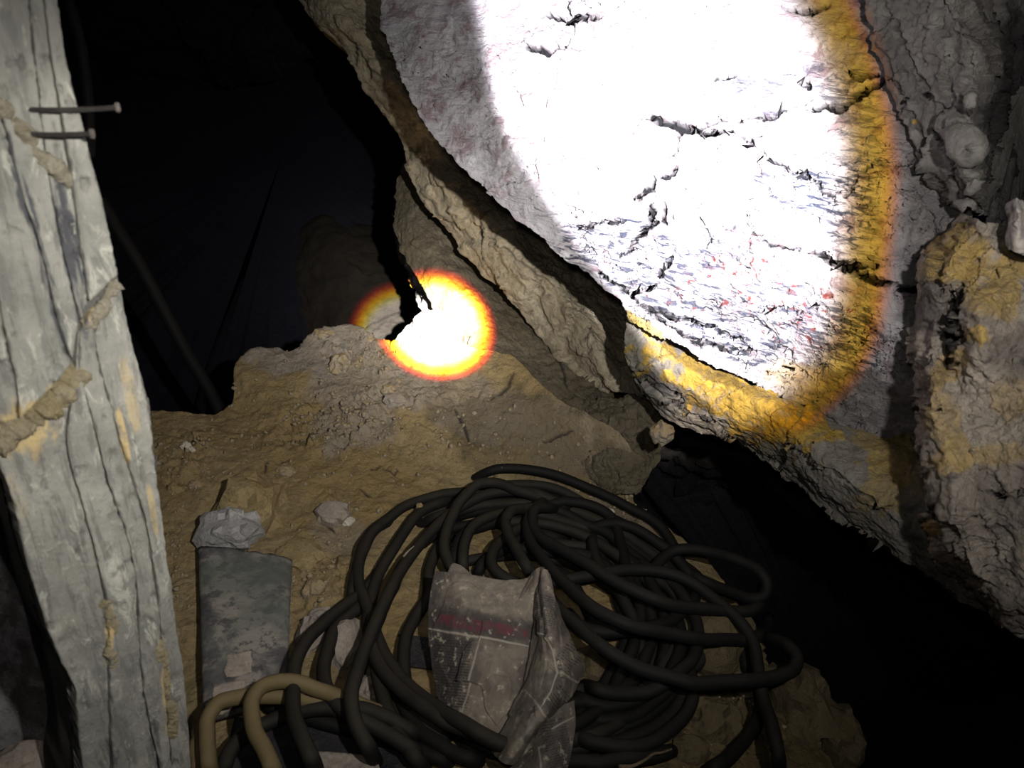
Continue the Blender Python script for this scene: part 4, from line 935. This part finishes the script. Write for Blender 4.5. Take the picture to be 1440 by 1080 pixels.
S([(520, 840), (494, 863), (472, 884), (462, 910), (457, 944), (464, 978), (485, 999), (520, 1020), (560, 1040), (600, 1066)], [.02, .03, .05, .07, .07, .06, .05], seed=8)
S([(525, 850), (523, 875), (523, 910), (540, 944), (579, 982), (621, 1012), (664, 1029), (694, 1042), (740, 1065)], [.06, .075, .085, .08, .08], seed=9)
S([(526, 900), (532, 935), (562, 982), (587, 1025), (625, 1052), (680, 1075)], [.02, .03, .03], D, seed=10)
S([(640, 750), (621, 765), (604, 799), (600, 841), (583, 871), (570, 901), (568, 939), (575, 982), (592, 1012), (638, 1046)], [.02, .02, .02, .03, .03, .02], seed=11)
S([(300, 1100), (291, 1040), (291, 1012), (305, 990), (330, 981), (370, 979), (440, 985), (500, 1000), (540, 1020)], [.09, .10, .10, .08, .05, .03], M_cable_tan, seed=12, label='cable loop coated with tan dust')
S([(392, 1100), (370, 1050), (355, 1015), (353, 990), (365, 968), (385, 958), (410, 957), (450, 972), (500, 990), (560, 1010)], [.13, .13, .12, .10, .06, .04], M_cable_tan, seed=13, label='cable loop coated with tan dust')
S([(306, 1100), (314, 1078), (326, 1053), (350, 1031), (387, 1012), (421, 1000), (464, 995), (508, 997), (545, 1010), (600, 1040)], [.05, .05, .05, .06, .06, .04], seed=14)
S([(367, 990), (391, 997), (425, 1005), (464, 1017), (501, 1027), (550, 1041), (590, 1055), (640, 1075)], [.02, .02, .02], D, seed=15)
S([(280, 1090), (277, 1050), (284, 1020), (296, 1003)], [.05, .06, .05], M_cable_tan, seed=16, label='cable loop coated with tan dust')
# right half
S([(720, 695), (760, 696), (788, 707), (816, 724), (843, 736), (871, 752), (904, 766), (932, 779), (990, 822), (1012, 880)], [.04, .03, .03, .03, .04], D, seed=17)
S([(820, 750), (843, 739), (863, 736), (888, 741), (916, 757), (941, 775), (970, 810), (990, 850)], [.03, .06, .06, .05, .03], D, seed=18)
S([(900, 830), (914, 810), (929, 788), (949, 775), (971, 772), (1004, 778), (1038, 788), (1066, 802), (1079, 821), (1074, 838), (1057, 842), (1027, 832), (988, 816), (955, 797)], [.05, .07, .09, .10, .10, .09, .06, .05], D, seed=19)
S([(735, 822), (760, 821), (796, 816), (843, 807), (885, 800), (924, 802), (954, 810), (982, 824), (1004, 841), (1024, 857), (1044, 878), (1060, 907), (1065, 939), (1068, 968), (1076, 994), (1086, 1021), (1094, 1058), (1099, 1100)], [.08, .09, .09, .10, .11, .11, .12, .14], M_cable_right, seed=20)
S([(800, 722), (775, 714), (753, 716), (749, 731), (755, 750), (772, 764), (788, 772), (821, 791), (852, 810), (885, 827), (916, 841), (954, 852), (996, 857), (1035, 860), (1057, 858), (1070, 846), (1072, 825)], [.06, .08, .10, .12, .12, .12, .11, .10, .08], M_cable_right, seed=21)
S([(790, 706), (765, 706), (750, 716), (742, 729), (741, 747), (749, 768), (763, 785), (780, 805), (796, 820), (820, 844), (851, 865), (891, 881), (938, 891), (991, 899), (1031, 900), (1060, 897), (1075, 886), (1080, 868)], [.06, .07, .09, .11, .13, .13, .12, .11, .10, .08], M_cable_right, seed=22)
S([(765, 830), (780, 849), (806, 875), (833, 899), (867, 923), (904, 941), (944, 953), (981, 961), (1018, 959), (1057, 956), (1097, 949), (1118, 939), (1122, 926), (1110, 910), (1085, 898), (1055, 890)], [.09, .11, .13, .13, .13, .14, .16, .15, .12, .08], M_cable_right, seed=23)
S([(770, 716), (736, 715), (720, 718), (711, 731), (715, 752), (726, 773), (736, 791), (750, 812)], [.06, .08, .10, .11, .12], seed=24)
S([(760, 735), (735, 743), (713, 754), (697, 768), (690, 785), (695, 802), (709, 812), (735, 822)], [.05, .05, .06, .07, .06], seed=25)
S([(850, 752), (780, 729), (730, 720), (688, 727), (667, 739), (655, 760), (651, 785), (655, 815)], [.03, .04, .045, .05, .04], seed=26)
S([(790, 745), (720, 731), (680, 740), (650, 752), (640, 775), (638, 805)], [.02, .025, .03, .02], D, seed=27)
S([(800, 760), (740, 750), (712, 772), (680, 790), (668, 815)], [.02, .03, .03], D, seed=28)
S([(815, 962), (854, 973), (891, 976), (923, 968), (952, 947), (973, 926), (981, 904), (981, 881), (970, 852), (950, 825), (925, 806), (880, 785)], [.08, .08, .09, .09, .08, .06, .05], M_cable_right, seed=29)
S([(800, 975), (814, 982), (846, 992), (880, 988), (912, 974), (938, 952), (955, 920), (955, 880), (935, 840)], [.05, .06, .06, .05], D, seed=30)
S([(800, 1000), (846, 1012), (886, 1007), (922, 984), (944, 962), (960, 925), (955, 890)], [.04, .05, .05, .04], D, seed=31)
S([(800, 1016), (860, 1024), (896, 1013), (928, 992), (949, 965), (958, 930)], [.03, .04, .04], D, seed=32)
S([(795, 1034), (846, 1046), (891, 1036), (928, 1018), (954, 992), (962, 968), (960, 930)], [.03, .035, .04], M_cable_right, seed=33)
S([(800, 1032), (840, 1044), (886, 1050), (928, 1036), (959, 1010), (973, 984), (972, 952), (950, 900)], [.05, .06, .06, .05, .04], M_cable_right, seed=34)
S([(780, 1072), (801, 1071), (846, 1073), (880, 1066), (917, 1063), (949, 1055)], [.04, .05, .05, .03], M_cable_right, seed=35)
S([(1062, 940), (1068, 968), (1068, 999), (1054, 1031), (1028, 1063), (990, 1090)], [.06, .05, .05, .06], D, seed=36)
S([(800, 862), (815, 878), (830, 886), (859, 889), (891, 886), (928, 878), (959, 862), (978, 841), (978, 826)], [.07, .07, .07, .08, .08, .07], D, seed=37)
S([(775, 800), (800, 815), (820, 846), (838, 880), (870, 892)], [.06, .06, .05, .05], D, seed=38)
S([(834, 746), (833, 762), (840, 790), (862, 820), (885, 858), (900, 900), (905, 940)], [.05, .06, .06, .05, .04], M_cable_right, seed=39)
S([(860, 770), (900, 800), (930, 850), (938, 900), (925, 950)], [.04, .05, .05, .04], D, seed=40)
S([(900, 800), (940, 826), (962, 850), (978, 880)], [.05, .05, .04], M_cable_right, seed=41)
S([(1005, 842), (1030, 880), (1045, 915), (1052, 950)], [.05, .05, .05], D, seed=42)

# ------------------------------------------------------------------ crumpled newspaper on the coil
def paper():
    t = tag(empty('newspaper', tuple(lifted(710., 1000., .05)[0])), 'crumpled brown newspaper wrapper with a red band dumped on the cable coil', 'newspaper')
    def sheet(name, rows, nu, nv, amp, seed, paint=None, thick=.012, label=None):
        Gd = loft(rows, nu, nv); X, Y = Gd[..., 0], Gd[..., 1]; P = at(X, Y, Gd[..., 2]); n = grid_normals(P)
        f, e = facets(P + .02 * np.stack([fbm(P, 9, 3, .5, seed + k) for k in range(3)], -1), 11, seed, 1.0)
        P = P + n * (amp * (.5 * f + .9 * fbm(P, 9, 4, .5, seed)) + .0012 * fbm(P, 60, 3, .5, seed))[..., None]
        m1, m2 = paint(X, Y) if paint else (rgba(X * 0), rgba(X * 0))
        o = patch_mesh(name, P, M_paper, thick, .05, parent=t, masks={'mask': m1, 'mask2': m2}, rings=(.3, 1.0)); o.matrix_parent_inverse = t.matrix_world.inverted()
        if label: o['label'] = label
        return o
    def print_lines(X, Y, regions, seed):
        out = np.zeros_like(X); q = np.stack([X, Y, X * 0 + seed], -1)
        for (x, y, rx, ry, ang, per) in regions:
            a = math.radians(ang); u = (X - x) * math.cos(a) + (Y - y) * math.sin(a); v = -(X - x) * math.sin(a) + (Y - y) * math.cos(a)
            ins = (1 - sstep(np.abs(u) / rx, .93, 1.0)) * (1 - sstep(np.abs(v) / ry, .93, 1.0))
            ln = sstep(np.sin(v / per * 2 * np.pi), -.1, .5)
            wordq = np.stack([u / 2.2, np.floor(v / per) * 7.3, X * 0 + seed], -1); wd = sstep(perlin(wordq), -.35, -.05)
            out = np.maximum(out, ins * ln * wd * sstep(fbm(q, 1 / 25., 3, .6, seed), -.45, -.1))
        return out
    def front_paint(X, Y):
        q = np.stack([X, Y, X * 0], -1); n = fbm(q, 1 / 14., 5, .62, 3)
        yl = 885 + (X - 605) * .170                      # the white rule across the sheet
        red = (1 - sstep(np.abs(Y - (yl - 17 + 9 * n)) / (9 + 6 * n), .5, 1.2)) * sstep(X, 608, 625) * (1 - sstep(X, 738, 744)) * sstep(fbm(q, 1 / 9., 5, .65, 5), -.25, .22) * .85
        dark = np.maximum((1 - sstep(np.abs(Y - (yl - 18 + 12 * n)) / 20, .5, 1.2)) * .75, (1 - sstep(X + 14 * n, 610, 628)) * .6)
        dark = np.maximum(dark, sstep(Y, yl, yl + 4) * (1 - sstep(X, 668 - (Y - 900) * .32 - 3, 668 - (Y - 900) * .32)) * .7)
        rule = polyline_mask(X, Y, [([(603, 884), (650, 892), (700, 900), (742, 909)], 1.6), ([(676, 898), (668, 930), (658, 970), (648, 1005)], 1.4)], 1.2, 3)
        tx = print_lines(X, Y, [(634, 948, 28, 52, 5, 4.0)], 4) * .85
        dust = blob_mask(X, Y, [(690, 835, 70, 28, 5, .8), (700, 935, 30, 26, 0, .5), (700, 1000, 60, 26, 10, .6)], 30)
        return rgba(red, tx, rule * .8), rgba(dark, dust)
    sheet('paper_panel', [[(611, 803, 1.33), (640, 805, 1.31), (665, 807, 1.31), (700, 814, 1.30), (740, 812, 1.29), (762, 797, 1.27), (767, 798, 1.29)],
        [(603, 850, 1.31), (650, 848, 1.27), (700, 855, 1.25), (745, 852, 1.25), (768, 845, 1.27)],
        [(602, 885, 1.29), (660, 890, 1.24), (715, 903, 1.22), (748, 905, 1.23), (768, 895, 1.26)],
        [(607, 940, 1.26), (650, 945, 1.21), (700, 950, 1.19), (740, 945, 1.20), (765, 940, 1.24)],
        [(617, 985, 1.22), (650, 992, 1.18), (690, 1000, 1.16), (730, 995, 1.17), (755, 985, 1.20)],
        [(640, 1012, 1.18), (660, 1026, 1.15), (690, 1040, 1.14), (720, 1035, 1.15), (740, 1020, 1.17)]], 190, 230, .010, 3, front_paint)
    def flap_paint(X, Y):
        rule = polyline_mask(X, Y, [([(752, 888), (764, 893), (778, 915), (786, 945), (775, 972), (760, 993)], 1.5), ([(738, 970), (758, 993), (776, 1018)], 1.5), ([(788, 945), (800, 952), (818, 962)], 1.5)], 1.0, 4)
        tx = print_lines(X, Y, [(768, 866, 18, 30, 15, 3.0), (800, 925, 16, 28, 40, 3.6), (785, 985, 16, 18, 55, 4.4)], 6) * .8
        q = np.stack([X, Y, X * 0], -1)
        dark = sstep(fbm(q, 1 / 30., 4, .6, 9), .0, .35) * .55
        dust = blob_mask(X, Y, [(760, 945, 24, 26, 0, .8), (728, 1030, 34, 30, 0, .9), (800, 915, 18, 40, 20, .6)], 31)
        return rgba(X * 0, tx, rule * .75), rgba(dark, dust)
    sheet('folded_flap', [[(757, 815, 1.27), (764, 800, 1.25), (769, 801, 1.25), (773, 815, 1.28)],
        [(752, 855, 1.24), (764, 845, 1.21), (778, 850, 1.22), (790, 868, 1.27)],
        [(746, 888, 1.22), (768, 885, 1.17), (790, 895, 1.19), (808, 910, 1.26)],
        [(742, 925, 1.20), (770, 930, 1.14), (800, 938, 1.16), (823, 940, 1.24)],
        [(734, 960, 1.18), (765, 965, 1.11), (795, 968, 1.13), (815, 962, 1.21)],
        [(716, 1005, 1.14), (745, 1005, 1.08), (775, 1003, 1.09), (800, 988, 1.16)],
        [(702, 1035, 1.12), (728, 1038, 1.06), (752, 1032, 1.07), (772, 1018, 1.13)],
        [(691, 1058, 1.12), (705, 1070, 1.07), (724, 1075, 1.07), (740, 1052, 1.12)]], 150, 230, .009, 5, flap_paint)
    def tail_paint(X, Y):
        rule = polyline_mask(X, Y, [([(757, 1052), (760, 1075), (761, 1100)], 1.5), ([(775, 1025), (808, 1008)], 1.3)], 1.0, 5)
        tx = print_lines(X, Y, [(784, 1050, 20, 40, -12, 3.8)], 8) * .8
        return rgba(X * 0, tx, rule * .7), rgba(X * 0 + .35, X * 0)
    sheet('loose_tail', [[(766, 1010, 1.15), (790, 992, 1.15), (806, 985, 1.18)], [(750, 1040, 1.13), (780, 1030, 1.12), (810, 1015, 1.16)], [(735, 1060, 1.12), (770, 1062, 1.09), (806, 1050, 1.13)], [(715, 1085, 1.10), (760, 1100, 1.06), (798, 1095, 1.10)], [(715, 1120, 1.09), (760, 1140, 1.04), (790, 1140, 1.09)]], 110, 120, .008, 8, tail_paint)
    sheet('inner_corner', [[(628, 806, 1.345), (638, 792, 1.345), (643, 793, 1.345), (664, 808, 1.34)], [(628, 830, 1.34), (640, 830, 1.335), (650, 830, 1.335), (664, 830, 1.335)]], 30, 24, .003, 9)
    sheet('spine', [[(764, 806, 1.265), (768, 803, 1.26), (773, 812, 1.265)], [(762, 830, 1.25), (767, 828, 1.243), (772, 835, 1.25)], [(760, 850, 1.24), (763, 848, 1.236), (767, 852, 1.24)]], 16, 24, .001, 10, lambda X, Y: (rgba(X * 0, X * 0, X * 0 + .8), rgba(X * 0, X * 0)), label='pale worn paper edge')
paper()

# ------------------------------------------------------------------ odds and ends
def free_tube(name, pts, r, mat, label, cat_, n=60, nseg=10):
    c = cat(np.asarray(pts, float), n); P = at(c[:, 0], c[:, 1], c[:, 2]); V, f = tube(P, r, nseg)
    return tag(link_mesh(name, V, f, mat), label, cat_)
free_tube('hose', [(140, 280, 1.9), (165, 322, 1.95), (195, 370, 2.0), (230, 435, 2.05), (265, 500, 2.1), (295, 550, 2.15), (320, 600, 2.2)], .018, M_cable_dark, 'black hose slanting down behind the concrete wall into the hollow', 'hose')
free_tube('hose', [(85, -40, 1.6), (98, 10, 1.6), (110, 50, 1.62), (118, 95, 1.64), (124, 150, 1.66), (126, 220, 1.7)], .013, M_cable_dark, 'thin black hose hanging behind the top of the concrete wall', 'hose')
def ground_tube(name, pts, r, mat, label, cat_):
    c = cat(np.asarray(pts, float), 24); P = lifted(c[:, 0], c[:, 1], c[:, 2]); V, f = tube(P, np.linspace(r, r * .5, 24), 7); return tag(link_mesh(name, V, f, mat), label, cat_)
ground_tube('twig', [(692, 676, .004), (697, 668, .01), (702, 660, .02), (706, 657, .03)], .003, M_wood, 'short dark twig standing on the dirt behind the coil', 'twig')
ground_tube('twig', [(870, 1078, .09), (890, 1077, .09), (905, 1070, .09), (920, 1060, .09), (932, 1058, .09), (945, 1053, .085)], .003, M_wood, 'thin pale twig lying across the lower cable loops', 'twig')
ground_tube('twig', [(568, 782, .09), (575, 774, .09), (582, 768, .088)], .0022, M_mortar, 'short straw stuck on the upper left cable loops', 'twig')
def sheet_on_ground(name, corners, hs, mat, label, cat_, amp=.006, seed=1, thick=.006):
    rows = [[(*corners[0], hs[0]), (*corners[1], hs[1])], [(*corners[3], hs[3]), (*corners[2], hs[2])]]
    Gd = loft(rows, 40, 30); X, Y, H = Gd[..., 0], Gd[..., 1], Gd[..., 2]
    P = lifted(X.ravel(), Y.ravel(), H.ravel()).reshape(X.shape + (3,))
    P = P + np.array([0, 0, 1]) * (amp * fbm(P, 14, 4, .5, seed))[..., None]
    return tag(patch_mesh(name, P, mat, thick, 0, back=(0, 0, -1), rings=(.5, 1.0)), label, cat_)
sheet_on_ground('plastic_sheet', [(330, 1010), (560, 1035), (600, 1080), (300, 1120)], [.012, .012, .012, .012], M_black, 'black plastic sheet under the left cable loops', 'sheet', .012, 3)
sheet_on_ground('slate', [(448, 1056), (528, 1062), (548, 1120), (462, 1120)], [.035, .035, .04, .04], M_slate, 'flat pale brown plate of stone under the lowest cable loops', 'stone', .002, 5, .015)
sheet_on_ground('slate', [(525, 955), (538, 955), (570, 1020), (548, 1030)], [.02, .02, .02, .02], M_stone_tan, 'narrow tan splinter of stone between the lower cable loops', 'stone', .002, 6, .01)
sheet_on_ground('plastic_sheet', [(560, 892), (612, 898), (612, 940), (575, 935)], [.012, .012, .012, .012], M_black, 'scrap of black plastic beside the crumpled newspaper', 'sheet', .004, 7)
